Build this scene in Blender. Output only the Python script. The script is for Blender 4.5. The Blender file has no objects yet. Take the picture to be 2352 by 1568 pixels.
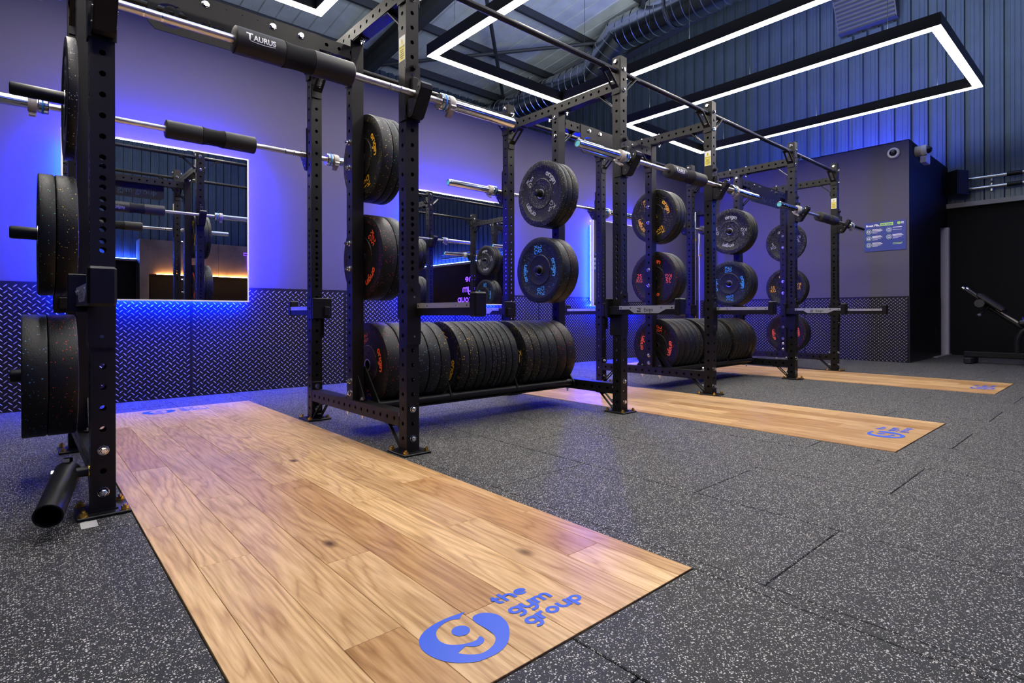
import bpy, math, random
import numpy as np
from mathutils import Vector, Matrix
from mathutils.geometry import tessellate_polygon
random.seed(7)
C = bpy.context.scene.collection
SC = bpy.context.scene
PI = math.pi

# ------------------------------------------------------------------ camera
F_PX, HOR = 1273.28, 720.98
YAW, ROLL = 0.72440, -0.0019
cd = bpy.data.cameras.new('camera')
cd.sensor_fit = 'HORIZONTAL'; cd.sensor_width = 36.0
cd.lens = F_PX * 36.0 / 2352.0
cd.shift_y = -(784.0 - HOR) / 2352.0
cd.clip_start = 0.02; cd.clip_end = 80
cam = bpy.data.objects.new('camera', cd); C.objects.link(cam)
_s, _c = math.sin(YAW), math.cos(YAW)
_fw = Vector((_s, _c, 0)); _rt = Vector((_c, -_s, 0)); _up = Vector((0, 0, 1))
_r3 = _rt * math.cos(ROLL) + _up * math.sin(ROLL); _u3 = _up * math.cos(ROLL) - _rt * math.sin(ROLL)
M = Matrix.Identity(4)
for i in range(3):
    M[i][0] = _r3[i]; M[i][1] = _u3[i]; M[i][2] = -_fw[i]
M[0][3], M[1][3], M[2][3] = -0.1899, -2.1638, 0.6174
cam.matrix_world = M
SC.camera = cam

# ------------------------------------------------------------------ world, colour management, light levels
w = bpy.data.worlds.new('world'); SC.world = w; w.use_nodes = True
w.node_tree.nodes['Background'].inputs[0].default_value = (0.16, 0.18, 0.24, 1)
w.node_tree.nodes['Background'].inputs[1].default_value = 0.0
SC.view_settings.view_transform = 'Standard'
SC.view_settings.look = 'None'
SC.view_settings.gamma = 1.0
SC.view_settings.use_curve_mapping = False
SC.view_settings.exposure = 0.7
SC.cycles.max_bounces = 7
SC.cycles.diffuse_bounces = 4
SC.cycles.glossy_bounces = 4
SC.cycles.sample_clamp_indirect = 6.0
SC.cycles.caustics_reflective = False
SC.cycles.caustics_refractive = False
LED_DOWN, ADDED_UP = 40.0, 260.0          # white pendant frames; their upward glow is added to light the roof
BLUE = 1150.0                          # mirror back-light strips
ADDED_BLUE = 420.0                          # added strips on wall tops and ledges that light the cladding

# ------------------------------------------------------------------ materials
MT = {}
def new_mat(name):
    m = bpy.data.materials.new(name); m.use_nodes = True
    MT[name] = m
    nt = m.node_tree
    return m, nt, nt.nodes['Principled BSDF']
def N(nt, typ, **kw):
    n = nt.nodes.new(typ)
    for k, v in kw.items():
        if k.startswith('_'): setattr(n, k[1:], v)
        else: n.inputs[k.replace('__', ' ')].default_value = v
    return n
def plain(name, col, rough=0.5, metal=0.0, bump=0.0, bscale=300.0, spec=None, var=0.0):
    m, nt, b = new_mat(name)
    b.inputs['Base Color'].default_value = (*col, 1)
    b.inputs['Roughness'].default_value = rough
    b.inputs['Metallic'].default_value = metal
    if spec is not None: b.inputs['Specular IOR Level'].default_value = spec
    tc = nt.nodes.new('ShaderNodeTexCoord')
    if bump or var:
        nz = N(nt, 'ShaderNodeTexNoise', Scale=bscale, Detail=2.0)
        nt.links.new(tc.outputs['Object'], nz.inputs['Vector'])
    if bump:
        bp = N(nt, 'ShaderNodeBump', Strength=bump, Distance=0.002)
        nt.links.new(nz.outputs['Fac'], bp.inputs['Height']); nt.links.new(bp.outputs['Normal'], b.inputs['Normal'])
    if var:
        n2 = N(nt, 'ShaderNodeTexNoise', Scale=2.5, Detail=4.0)
        nt.links.new(tc.outputs['Object'], n2.inputs['Vector'])
        cr = nt.nodes.new('ShaderNodeValToRGB')
        cr.color_ramp.elements[0].color = (*[c * (1 - var) for c in col], 1)
        cr.color_ramp.elements[1].color = (*[min(1, c * (1 + var)) for c in col], 1)
        cr.color_ramp.elements[0].position = 0.3; cr.color_ramp.elements[1].position = 0.7
        nt.links.new(n2.outputs['Fac'], cr.inputs['Fac']); nt.links.new(cr.outputs['Color'], b.inputs['Base Color'])
    return m
def emis(name, col, s):
    m, nt, b = new_mat(name)
    b.inputs['Base Color'].default_value = (0.02, 0.02, 0.02, 1)
    b.inputs['Emission Color'].default_value = (*col, 1)
    b.inputs['Emission Strength'].default_value = s
    return m
def speckle(nt, vec, scale, thr, keep, seedshift=0.0):
    """mask of small irregular flecks: Voronoi cells, some kept, shrunk to a blob"""
    nz = N(nt, 'ShaderNodeTexNoise', Scale=scale * 1.1, Detail=1.0)
    nt.links.new(vec, nz.inputs['Vector'])
    mx = N(nt, 'ShaderNodeMix'); mx.data_type = 'VECTOR'; mx.inputs['Factor'].default_value = 0.9 / scale
    add = N(nt, 'ShaderNodeVectorMath', _operation='MULTIPLY_ADD')
    add.inputs[1].default_value = (1.1 / scale,) * 3
    nt.links.new(nz.outputs['Color'], add.inputs[0]); nt.links.new(vec, add.inputs[2])
    vo = N(nt, 'ShaderNodeTexVoronoi', Scale=scale)
    nt.links.new(add.outputs[0], vo.inputs['Vector'])
    sep = nt.nodes.new('ShaderNodeSeparateColor'); nt.links.new(vo.outputs['Color'], sep.inputs[0])
    lt = N(nt, 'ShaderNodeMath', _operation='LESS_THAN'); lt.inputs[1].default_value = thr
    nt.links.new(vo.outputs['Distance'], lt.inputs[0])
    gt = N(nt, 'ShaderNodeMath', _operation='GREATER_THAN'); gt.inputs[1].default_value = 1 - keep
    nt.links.new(sep.outputs[0], gt.inputs[0])
    mu = N(nt, 'ShaderNodeMath', _operation='MULTIPLY')
    nt.links.new(lt.outputs[0], mu.inputs[0]); nt.links.new(gt.outputs[0], mu.inputs[1])
    return mu.outputs[0], sep
def colmix(nt, fac, a, b):
    mx = N(nt, 'ShaderNodeMix'); mx.data_type = 'RGBA'
    nt.links.new(fac, mx.inputs['Factor'])
    for s, v in ((6, a), (7, b)):
        if isinstance(v, tuple): mx.inputs[s].default_value = (*v, 1)
        else: nt.links.new(v, mx.inputs[s])
    return mx.outputs[2]
def rubber_plate(name, speck, keep):
    m, nt, b = new_mat(name)
    tc = nt.nodes.new('ShaderNodeTexCoord'); oi = nt.nodes.new('ShaderNodeObjectInfo')
    ad = N(nt, 'ShaderNodeVectorMath', _operation='MULTIPLY_ADD'); ad.inputs[1].default_value = (9.0, 9.0, 9.0)
    cb = nt.nodes.new('ShaderNodeCombineXYZ')
    for i in range(3): nt.links.new(oi.outputs['Random'], cb.inputs[i])
    nt.links.new(cb.outputs[0], ad.inputs[0]); nt.links.new(tc.outputs['Object'], ad.inputs[2])
    ad.inputs[1].default_value = (9.0, 9.0, 9.0)
    mask, sep = speckle(nt, ad.outputs[0], 190.0, 0.34, keep)
    col = colmix(nt, mask, (0.0045, 0.0045, 0.005), speck)
    nt.links.new(col, b.inputs['Base Color'])
    b.inputs['Roughness'].default_value = 0.48; b.inputs['Specular IOR Level'].default_value = 0.32
    nz = N(nt, 'ShaderNodeTexNoise', Scale=220.0, Detail=3.0); nt.links.new(tc.outputs['Object'], nz.inputs['Vector'])
    bp = N(nt, 'ShaderNodeBump', Strength=0.45, Distance=0.002)
    nt.links.new(nz.outputs['Fac'], bp.inputs['Height']); nt.links.new(bp.outputs['Normal'], b.inputs['Normal'])
    return m

plain('black_metal', (0.0068, 0.0064, 0.0062), 0.40, 0.0, 0.12, 900.0, 0.26)
plain('black_satin', (0.007, 0.007, 0.007), 0.35, 0.0, 0.0, 300.0, 0.25)
plain('black_plastic', (0.007, 0.007, 0.008), 0.45, 0.0, 0.0, 300.0, 0.3)
plain('foam', (0.014, 0.0125, 0.012), 0.55, 0.0, 0.1, 700.0, 0.4)
plain('strap', (0.006, 0.006, 0.006), 0.95, 0.0, 0.5, 900.0)
plain('chrome', (0.78, 0.78, 0.80), 0.14, 1.0)
plain('steel', (0.62, 0.60, 0.58), 0.30, 1.0, 0.15, 1500.0)
plain('stainless', (0.72, 0.72, 0.74), 0.28, 0.72)
plain('brass', (0.75, 0.50, 0.12), 0.25, 1.0)
plain('clip_grey', (0.42, 0.39, 0.35), 0.40)
plain('blue_band', (0.03, 0.22, 0.62), 0.35)
plain('cyan_cap', (0.10, 0.50, 0.62), 0.35)
plain('wall_paint', (0.074, 0.067, 0.090), 0.62, 0.0, 0.06, 260.0, 0.35)
plain('dark_paint', (0.0042, 0.0042, 0.0055), 0.6, 0.0, 0.05, 260.0, 0.15)
plain('dado_base', (0.009, 0.0078, 0.009), 0.42, 0.0, 0.0, 100.0, 0.22)
plain('dado_tread', (0.33, 0.30, 0.33), 0.35, 0.3)
plain('mirror', (0.90, 0.92, 0.92), 0.0, 1.0)
plain('mirror_edge', (0.75, 0.75, 0.78), 0.30, 0.0)
plain('cladding', (0.088, 0.115, 0.150), 0.34, 0.60, 0.25, 60.0, None, 0.10)
plain('deck', (0.55, 0.57, 0.58), 0.5, 0.1, 0.0, 60.0, None, 0.12)
plain('steel_frame', (0.030, 0.031, 0.036), 0.55)
plain('galvanised', (0.55, 0.57, 0.60), 0.22, 1.0, 0.1, 30.0, None, 0.15)
plain('grey_trim', (0.30, 0.29, 0.29), 0.5)
plain('white_plastic', (0.62, 0.60, 0.62), 0.4)
plain('glass_dark', (0.01, 0.01, 0.012), 0.08)
plain('lilac_paint', (0.50, 0.47, 0.52), 0.5)
plain('logo_blue', (0.020, 0.095, 0.64), 0.40)
plain('board_blue', (0.020, 0.035, 0.22), 0.45)
plain('board_green', (0.35, 0.62, 0.12), 0.5)
plain('board_white', (0.75, 0.73, 0.78), 0.5)
plain('sticker_white', (0.80, 0.79, 0.75), 0.45)
plain('sticker_yellow', (0.78, 0.66, 0.08), 0.45)
plain('ink', (0.03, 0.03, 0.03), 0.6)
plain('text_white', (0.72, 0.72, 0.74), 0.5)
plain('text_grey', (0.36, 0.36, 0.37), 0.55)
plain('text_red', (0.85, 0.10, 0.03), 0.5)
plain('text_blue', (0.05, 0.28, 0.75), 0.5)
plain('text_yellow', (0.80, 0.42, 0.02), 0.5)
plain('text_green', (0.05, 0.50, 0.20), 0.5)
plain('tape', (0.45, 0.44, 0.43), 0.6)
plain('panel_wood', (0.30, 0.20, 0.13), 0.5, 0.0, 0.1, 20.0, None, 0.3)
plain('vinyl', (0.014, 0.013, 0.015), 0.38)
plain('cable', (0.003, 0.003, 0.003), 0.8, 0.0, 0.0, 300.0, 0.1)
plain('platform_edge', (0.03, 0.025, 0.02), 0.7)
rubber_plate('plate_grey', (0.34, 0.34, 0.34), 0.14)
rubber_plate('plate_green', (0.05, 0.45, 0.20), 0.05)
rubber_plate('plate_yellow', (0.65, 0.42, 0.04), 0.09)
rubber_plate('plate_blue', (0.10, 0.30, 0.50), 0.08)
rubber_plate('plate_red', (0.65, 0.06, 0.04), 0.08)
emis('led_white', (1.0, 0.93, 0.84), LED_DOWN)
emis('led_added_up', (0.78, 0.90, 1.0), ADDED_UP)  # upward glow added to the pendant frames
emis('led_violet', (0.0120, 0.0085, 1.0), BLUE * .85)
emis('led_cyan', (0.0025, 0.0140, 1.0), BLUE)
emis('led_added_blue', (0.035, 0.11, 1.0), ADDED_BLUE)  # for the added strips below the cladding
emis('led_warm', (1.0, 0.50, 0.18), 60.0)
emis('led_added_flood', (0.05, 0.05, 1.0), 1100.0)  # for the added lamp under the gable
emis('neon', (0.10, 0.03, 1.0), 4.0)

# rubber floor
m, nt, b = new_mat('rubber_floor')
geo = nt.nodes.new('ShaderNodeNewGeometry')
msk, sep = speckle(nt, geo.outputs['Position'], 215.0, 0.36, 0.36)
msk2, sep2 = speckle(nt, geo.outputs['Position'], 420.0, 0.34, 0.22)
mxx = N(nt, 'ShaderNodeMath', _operation='MAXIMUM'); nt.links.new(msk, mxx.inputs[0]); nt.links.new(msk2, mxx.inputs[1])
nz = N(nt, 'ShaderNodeTexNoise', Scale=1.7, Detail=4.0); nt.links.new(geo.outputs['Position'], nz.inputs['Vector'])
cr = nt.nodes.new('ShaderNodeValToRGB')
cr.color_ramp.elements[0].color = (0.009, 0.009, 0.0095, 1); cr.color_ramp.elements[1].color = (0.018, 0.018, 0.018, 1)
nt.links.new(nz.outputs['Fac'], cr.inputs['Fac'])
nt.links.new(colmix(nt, mxx.outputs[0], cr.outputs['Color'], (0.56, 0.54, 0.50)), b.inputs['Base Color'])
b.inputs['Roughness'].default_value = 0.62; b.inputs['Specular IOR Level'].default_value = 0.35
nz2 = N(nt, 'ShaderNodeTexNoise', Scale=420.0, Detail=2.0); nt.links.new(geo.outputs['Position'], nz2.inputs['Vector'])
bp = N(nt, 'ShaderNodeBump', Strength=0.5, Distance=0.003)
nt.links.new(nz2.outputs['Fac'], bp.inputs['Height']); nt.links.new(bp.outputs['Normal'], b.inputs['Normal'])

# oak boards (each board shifts the pattern by its own random number)
m, nt, b = new_mat('oak')
tc = nt.nodes.new('ShaderNodeTexCoord'); oi = nt.nodes.new('ShaderNodeObjectInfo')
cb = nt.nodes.new('ShaderNodeCombineXYZ')
for i in range(3): nt.links.new(oi.outputs['Random'], cb.inputs[i])
ad = N(nt, 'ShaderNodeVectorMath', _operation='MULTIPLY_ADD'); ad.inputs[1].default_value = (37.0, 61.0, 23.0)
nt.links.new(cb.outputs[0], ad.inputs[0]); nt.links.new(tc.outputs['Object'], ad.inputs[2])
st = N(nt, 'ShaderNodeVectorMath', _operation='MULTIPLY'); st.inputs[1].default_value = (1.0, 0.11, 1.0)
nt.links.new(ad.outputs[0], st.inputs[0])
warp = N(nt, 'ShaderNodeTexNoise', Scale=8.0, Detail=3.5, Roughness=0.42); nt.links.new(st.outputs[0], warp.inputs['Vector'])
rings = N(nt, 'ShaderNodeMath', _operation='MULTIPLY'); rings.inputs[1].default_value = 30.0
nt.links.new(warp.outputs['Fac'], rings.inputs[0])
fr = N(nt, 'ShaderNodeMath', _operation='PINGPONG'); fr.inputs[1].default_value = 1.0; nt.links.new(rings.outputs[0], fr.inputs[0])
fine = N(nt, 'ShaderNodeTexNoise', Scale=120.0, Detail=3.0)
st2 = N(nt, 'ShaderNodeVectorMath', _operation='MULTIPLY'); st2.inputs[1].default_value = (1.0, 0.06, 1.0)
nt.links.new(ad.outputs[0], st2.inputs[0]); nt.links.new(st2.outputs[0], fine.inputs['Vector'])
cr = nt.nodes.new('ShaderNodeValToRGB')
e = cr.color_ramp.elements
e[0].position = 0.0; e[0].color = (0.50, 0.305, 0.145, 1)
e[1].position = 1.0; e[1].color = (0.74, 0.505, 0.275, 1)
x = cr.color_ramp.elements.new(0.30); x.color = (0.64, 0.415, 0.210, 1)
nt.links.new(fr.outputs[0], cr.inputs['Fac'])
crf = nt.nodes.new('ShaderNodeValToRGB')
crf.color_ramp.elements[0].position = 0.32; crf.color_ramp.elements[0].color = (0.72, 0.66, 0.58, 1)
crf.color_ramp.elements[1].position = 0.62; crf.color_ramp.elements[1].color = (1, 1, 1, 1)
nt.links.new(fine.outputs['Fac'], crf.inputs['Fac'])
mm = N(nt, 'ShaderNodeMix'); mm.data_type = 'RGBA'; mm.blend_type = 'MULTIPLY'; mm.inputs['Factor'].default_value = 1.0
nt.links.new(cr.outputs['Color'], mm.inputs[6]); nt.links.new(crf.outputs['Color'], mm.inputs[7])
tone = nt.nodes.new('ShaderNodeValToRGB')
tone.color_ramp.elements[0].color = (0.74, 0.62, 0.50, 1); tone.color_ramp.elements[1].color = (1.10, 1.08, 1.00, 1)
x = tone.color_ramp.elements.new(0.45); x.color = (0.98, 0.95, 0.90, 1)
nt.links.new(oi.outputs['Random'], tone.inputs['Fac'])
m2 = N(nt, 'ShaderNodeMix'); m2.data_type = 'RGBA'; m2.blend_type = 'MULTIPLY'; m2.inputs['Factor'].default_value = 1.0
nt.links.new(mm.outputs[2], m2.inputs[6]); nt.links.new(tone.outputs['Color'], m2.inputs[7])
st3 = N(nt, 'ShaderNodeVectorMath', _operation='MULTIPLY'); st3.inputs[1].default_value = (1.0, 0.55, 1.0)
nt.links.new(ad.outputs[0], st3.inputs[0])
kn = N(nt, 'ShaderNodeTexVoronoi', Scale=7.0); nt.links.new(st3.outputs[0], kn.inputs['Vector'])
ks = nt.nodes.new('ShaderNodeSeparateColor'); nt.links.new(kn.outputs['Color'], ks.inputs[0])
kr = nt.nodes.new('ShaderNodeValToRGB')
kr.color_ramp.elements[0].position = 0.03; kr.color_ramp.elements[0].color = (1, 1, 1, 1)
kr.color_ramp.elements[1].position = 0.15; kr.color_ramp.elements[1].color = (0, 0, 0, 1)
nt.links.new(kn.outputs['Distance'], kr.inputs['Fac'])
kg = N(nt, 'ShaderNodeMath', _operation='GREATER_THAN'); kg.inputs[1].default_value = 0.84
nt.links.new(ks.outputs[0], kg.inputs[0])
km = N(nt, 'ShaderNodeMath', _operation='MULTIPLY'); nt.links.new(kr.outputs['Color'], km.inputs[0]); nt.links.new(kg.outputs[0], km.inputs[1])
nt.links.new(colmix(nt, km.outputs[0], m2.outputs[2], (0.10, 0.045, 0.016)), b.inputs['Base Color'])
b.inputs['Roughness'].default_value = 0.30; b.inputs['Specular IOR Level'].default_value = 0.22
bp = N(nt, 'ShaderNodeBump', Strength=0.12, Distance=0.002)
nt.links.new(fine.outputs['Fac'], bp.inputs['Height']); nt.links.new(bp.outputs['Normal'], b.inputs['Normal'])

# ------------------------------------------------------------------ mesh helpers
class MB:
    def __init__(s): s.v = []; s.f = []
    def add(s, vs, fs):
        o = len(s.v); s.v += [tuple(p) for p in vs]; s.f += [tuple(i + o for i in f) for f in fs]; return s
    def box(s, x0, x1, y0, y1, z0, z1):
        return s.add([(x0, y0, z0), (x1, y0, z0), (x1, y1, z0), (x0, y1, z0), (x0, y0, z1), (x1, y0, z1), (x1, y1, z1), (x0, y1, z1)],
                     [(3, 2, 1, 0), (4, 5, 6, 7), (0, 1, 5, 4), (1, 2, 6, 5), (2, 3, 7, 6), (3, 0, 4, 7)])
    def bbox(s, x0, x1, y0, y1, z0, z1, r):
        """box with all edges chamfered by r"""
        V = []; idx = {}
        X, Y, Z = (x0, x1), (y0, y1), (z0, z1)
        for i in (0, 1):
            for j in (0, 1):
                for k in (0, 1):
                    sx, sy, sz = (1 - 2 * i) * r, (1 - 2 * j) * r, (1 - 2 * k) * r
                    for a, d in enumerate(((0, sy, sz), (sx, 0, sz), (sx, sy, 0))):
                        idx[(i, j, k, a)] = len(V); V.append((X[i] + d[0], Y[j] + d[1], Z[k] + d[2]))
        Fc = []
        for i in (0, 1): Fc.append([idx[(i, j, k, 0)] for j, k in ((0, 0), (0, 1), (1, 1), (1, 0))][::(1 if i == 0 else -1)])
        for j in (0, 1): Fc.append([idx[(i, j, k, 1)] for i, k in ((0, 0), (1, 0), (1, 1), (0, 1))][::(1 if j == 0 else -1)])
        for k in (0, 1): Fc.append([idx[(i, j, k, 2)] for i, j in ((0, 0), (0, 1), (1, 1), (1, 0))][::(1 if k == 0 else -1)])
        for i in (0, 1):
            for j in (0, 1): Fc.append([idx[(i, j, 0, 0)], idx[(i, j, 1, 0)], idx[(i, j, 1, 1)], idx[(i, j, 0, 1)]])
        for i in (0, 1):
            for k in (0, 1): Fc.append([idx[(i, 0, k, 0)], idx[(i, 1, k, 0)], idx[(i, 1, k, 2)], idx[(i, 0, k, 2)]])
        for j in (0, 1):
            for k in (0, 1): Fc.append([idx[(0, j, k, 1)], idx[(1, j, k, 1)], idx[(1, j, k, 2)], idx[(0, j, k, 2)]])
        for i in (0, 1):
            for j in (0, 1):
                for k in (0, 1): Fc.append([idx[(i, j, k, a)] for a in (0, 1, 2)])
        return s.add(V, Fc)
    def cyl(s, p0, p1, r, n=16, r1=None, caps=True):
        p0, p1 = Vector(p0), Vector(p1); r1 = r if r1 is None else r1
        d = (p1 - p0).normalized(); a = d.orthogonal().normalized(); b_ = d.cross(a)
        V = []
        for p, rr in ((p0, r), (p1, r1)):
            for i in range(n):
                t = 2 * PI * i / n; V.append(p + a * (rr * math.cos(t)) + b_ * (rr * math.sin(t)))
        Fc = [(i, (i + 1) % n, n + (i + 1) % n, n + i) for i in range(n)]
        if caps: Fc += [tuple(range(n))[::-1], tuple(range(n, 2 * n))]
        return s.add(V, Fc)
    def tube(s, pts, r, n=12, caps=True):
        P = [Vector(p) for p in pts]; V = []; prev = None
        for i, p in enumerate(P):
            d = (P[min(i + 1, len(P) - 1)] - P[max(i - 1, 0)]).normalized()
            a = d.orthogonal().normalized() if prev is None else (prev - d * prev.dot(d)).normalized()
            prev = a; b_ = d.cross(a)
            for k in range(n):
                t = 2 * PI * k / n; V.append(p + a * (r * math.cos(t)) + b_ * (r * math.sin(t)))
        Fc = []
        for i in range(len(P) - 1):
            for k in range(n): Fc.append((i * n + k, i * n + (k + 1) % n, (i + 1) * n + (k + 1) % n, (i + 1) * n + k))
        if caps: Fc += [tuple(range(n))[::-1], tuple(range((len(P) - 1) * n, len(P) * n))]
        return s.add(V, Fc)
    def lathe(s, prof, n=40, axis='x', off=(0, 0, 0)):
        V = []
        for h, r in prof:
            for k in range(n):
                t = 2 * PI * k / n; c_, s_ = r * math.cos(t), r * math.sin(t)
                p = {'x': (h, c_, s_), 'y': (s_, h, c_), 'z': (c_, s_, h)}[axis]
                V.append((p[0] + off[0], p[1] + off[1], p[2] + off[2]))
        Fc = []
        for i in range(len(prof) - 1):
            for k in range(n): Fc.append((i * n + k, i * n + (k + 1) % n, (i + 1) * n + (k + 1) % n, (i + 1) * n + k))
        return s.add(V, Fc)
    def prism(s, poly, a0, a1, axis='x'):
        """polygon (2-D) extruded along axis; 2-D coords are the two other axes in order"""
        n = len(poly)
        def P(u, v, a): return {'x': (a, u, v), 'y': (u, a, v), 'z': (u, v, a)}[axis]
        V = [P(u, v, a0) for u, v in poly] + [P(u, v, a1) for u, v in poly]
        tris = tessellate_polygon([[Vector((u, v, 0)) for u, v in poly]])
        Fc = [tuple(t) for t in tris] + [tuple(i + n for i in t[::-1]) for t in tris]
        Fc += [(i, (i + 1) % n, n + (i + 1) % n, n + i) for i in range(n)]
        return s.add(V, Fc)
    def xf(s, M4):
        s.v = [tuple(M4 @ Vector(p)) for p in s.v]; return s
    def mesh(s, name, smooth=False, angle=None):
        me = bpy.data.meshes.new(name); me.from_pydata(s.v, [], s.f)
        me.validate()
        import bmesh
        bm = bmesh.new(); bm.from_mesh(me); bmesh.ops.recalc_face_normals(bm, faces=bm.faces); bm.to_mesh(me); bm.free()
        if smooth:
            for p in me.polygons: p.use_smooth = True
            try: me.set_sharp_from_angle(angle=angle or math.radians(35))
            except Exception: pass
        return me

WL = {}
def setp(o, label=None, cat=None, group=None, kind=None):
    if label: o['label'] = label
    if cat: o['category'] = cat
    if group: o['group'] = group
    if kind: o['kind'] = kind
    return o
def obj(name, me, mat, parent=None, loc=(0, 0, 0), rot=(0, 0, 0), **kw):
    if isinstance(me, MB): me = me.mesh(name)
    if mat is not None:
        m_ = MT[mat] if isinstance(mat, str) else mat
        if not me.materials: me.materials.append(m_)
    o = bpy.data.objects.new(name, me); C.objects.link(o)
    WL[o] = Vector(loc)
    if parent is not None:
        o.parent = parent; o.location = Vector(loc) - WL[parent]
    else: o.location = loc
    o.rotation_euler = rot
    return setp(o, **kw)
def thing(name, label, cat, loc=(0, 0, 0), group=None, rot=(0, 0, 0)):
    o = bpy.data.objects.new(name, None); C.objects.link(o); o.empty_display_size = 0.1
    o.location = loc; WL[o] = Vector(loc); o.rotation_euler = rot
    return setp(o, label, cat, group)
def local(name, me, mat, parent, loc=(0, 0, 0), rot=(0, 0, 0), **kw):
    """child given in its parent's own coordinates"""
    if isinstance(me, MB): me = me.mesh(name)
    if not me.materials: me.materials.append(MT[mat])
    o = bpy.data.objects.new(name, me); C.objects.link(o); o.parent = parent
    o.location = loc; o.rotation_euler = rot
    WL[o] = WL.get(parent, Vector((0, 0, 0))) + Vector(loc)
    return setp(o, **kw)
def copy_tree(o, parent=None):
    c = o.copy(); C.objects.link(c); c.parent = parent
    WL[c] = WL.get(o, Vector((0, 0, 0)))
    for ch in list(o.children): copy_tree(ch, c)
    return c

# ------------------------------------------------------------------ lettering
def ribbon(mb, pts, wd, closed=False):
    P = [Vector((p[0], p[1])) for p in pts]; n = len(P); V = []
    for i in range(n):
        if closed: a, b_ = P[i - 1], P[(i + 1) % n]
        else: a, b_ = P[max(i - 1, 0)], P[min(i + 1, n - 1)]
        d1 = (P[i] - a); d2 = (b_ - P[i])
        if d1.length < 1e-9: d1 = d2
        if d2.length < 1e-9: d2 = d1
        d1 = d1.normalized(); d2 = d2.normalized()
        nn = Vector((-d1.y - d2.y, d1.x + d2.x))
        nn = nn.normalized() if nn.length > 1e-6 else Vector((-d1.y, d1.x))
        k = 1.0 / max(0.55, nn.dot(Vector((-d1.y, d1.x))))
        V += [(P[i].x + nn.x * wd / 2 * k, P[i].y + nn.y * wd / 2 * k, 0), (P[i].x - nn.x * wd / 2 * k, P[i].y - nn.y * wd / 2 * k, 0)]
    m_ = n if closed else n - 1
    mb.add(V, [(2 * i, 2 * i + 1, 2 * ((i + 1) % n) + 1, 2 * ((i + 1) % n)) for i in range(m_)])
def arc(cx, cy, r, a0, a1, n=14): return [(cx + r * math.cos(math.radians(a0 + (a1 - a0) * i / n)), cy + r * math.sin(math.radians(a0 + (a1 - a0) * i / n))) for i in range(n + 1)]
def glyph(ch):
    r = 0.37
    if ch == 'o': return [(arc(.5, .5, r, 0, 345, 20), True)], 1.0
    if ch == 'e': return [(arc(.5, .5, r, 0, 312), False), ([(.15, .5), (.96, .5)], False)], 1.0
    if ch == 'h': return [([(.13, 0), (.13, 1.42)], False), (arc(.5, .5, r, 180, 0, 10) + [(.87, 0)], False)], 1.0
    if ch == 'n': return [([(.13, 0), (.13, 1.0)], False), (arc(.5, .5, r, 180, 0, 10) + [(.87, 0)], False)], 1.0
    if ch == 'u': return [([(.13, 1.0)] + arc(.5, .5, r, 180, 360, 10), False), ([(.87, 1.0), (.87, 0)], False)], 1.0
    if ch == 't': return [([(.3, 1.32), (.3, .42)] + arc(.58, .41, .28, 180, 275, 6), False), ([(.02, .87), (.66, .87)], False)], 0.68
    if ch == 'i': return [([(.13, 0), (.13, 1.0)], False)], 0.28
    if ch == 'r': return [([(.13, 0), (.13, 1.0)], False), (arc(.5, .5, r, 180, 75, 8), False)], 0.68
    if ch == 'm': return [([(.13, 0), (.13, 1.0)], False), (arc(.42, .58, .29, 180, 0, 10) + [(.71, 0)], False), (arc(1.0, .58, .29, 180, 0, 10) + [(1.29, 0)], False)], 1.42
    if ch == 'g': return [(arc(.5, .5, r, 0, 345, 20), True), ([(.87, .92), (.87, -.06)] + arc(.5, -.06, r, 0, -128, 10), False)], 1.0
    if ch == 'y': return [([(.13, 1.0)] + arc(.5, .5, r, 180, 360, 10), False), ([(.87, 1.0), (.87, -.06)] + arc(.5, -.06, r, 0, -128, 10), False)], 1.0
    if ch == 'p': return [(arc(.5, .5, r, 0, 345, 20), True), ([(.13, .95), (.13, -.45)], False)], 1.0
    return [], 0.5
def word(txt, wd=0.25, gap=0.10):
    mb = MB(); x_ = 0
    for ch in txt:
        st_, adv = glyph(ch)
        for k_, (pts, cl) in enumerate(st_):
            n0 = len(mb.v); ribbon(mb, [(p[0] + x_, p[1]) for p in pts], wd, cl)
            mb.v[n0:] = [(p[0], p[1], float(k_)) for p in mb.v[n0:]]
        x_ += adv + gap
    return mb, x_ - gap
FONT = {}
def font_mesh(txt, bold=0.0):
    """flat mesh of a text in the built-in font, size 1, centred on x"""
    k = (txt, bold)
    if k in FONT: return FONT[k]
    cu = bpy.data.curves.new('lettering', 'FONT'); cu.body = txt; cu.size = 1.0; cu.align_x = 'CENTER'; cu.offset = bold; cu.resolution_u = 3
    o = bpy.data.objects.new('lettering', cu); C.objects.link(o)
    dg = bpy.context.evaluated_depsgraph_get(); dg.update()
    me = bpy.data.meshes.new_from_object(o.evaluated_get(dg))
    V = [tuple(v.co) for v in me.vertices]; Fc = [tuple(p.vertices) for p in me.polygons]
    bpy.data.objects.remove(o); bpy.data.curves.remove(cu); bpy.data.meshes.remove(me)
    FONT[k] = (V, Fc); return FONT[k]
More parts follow.
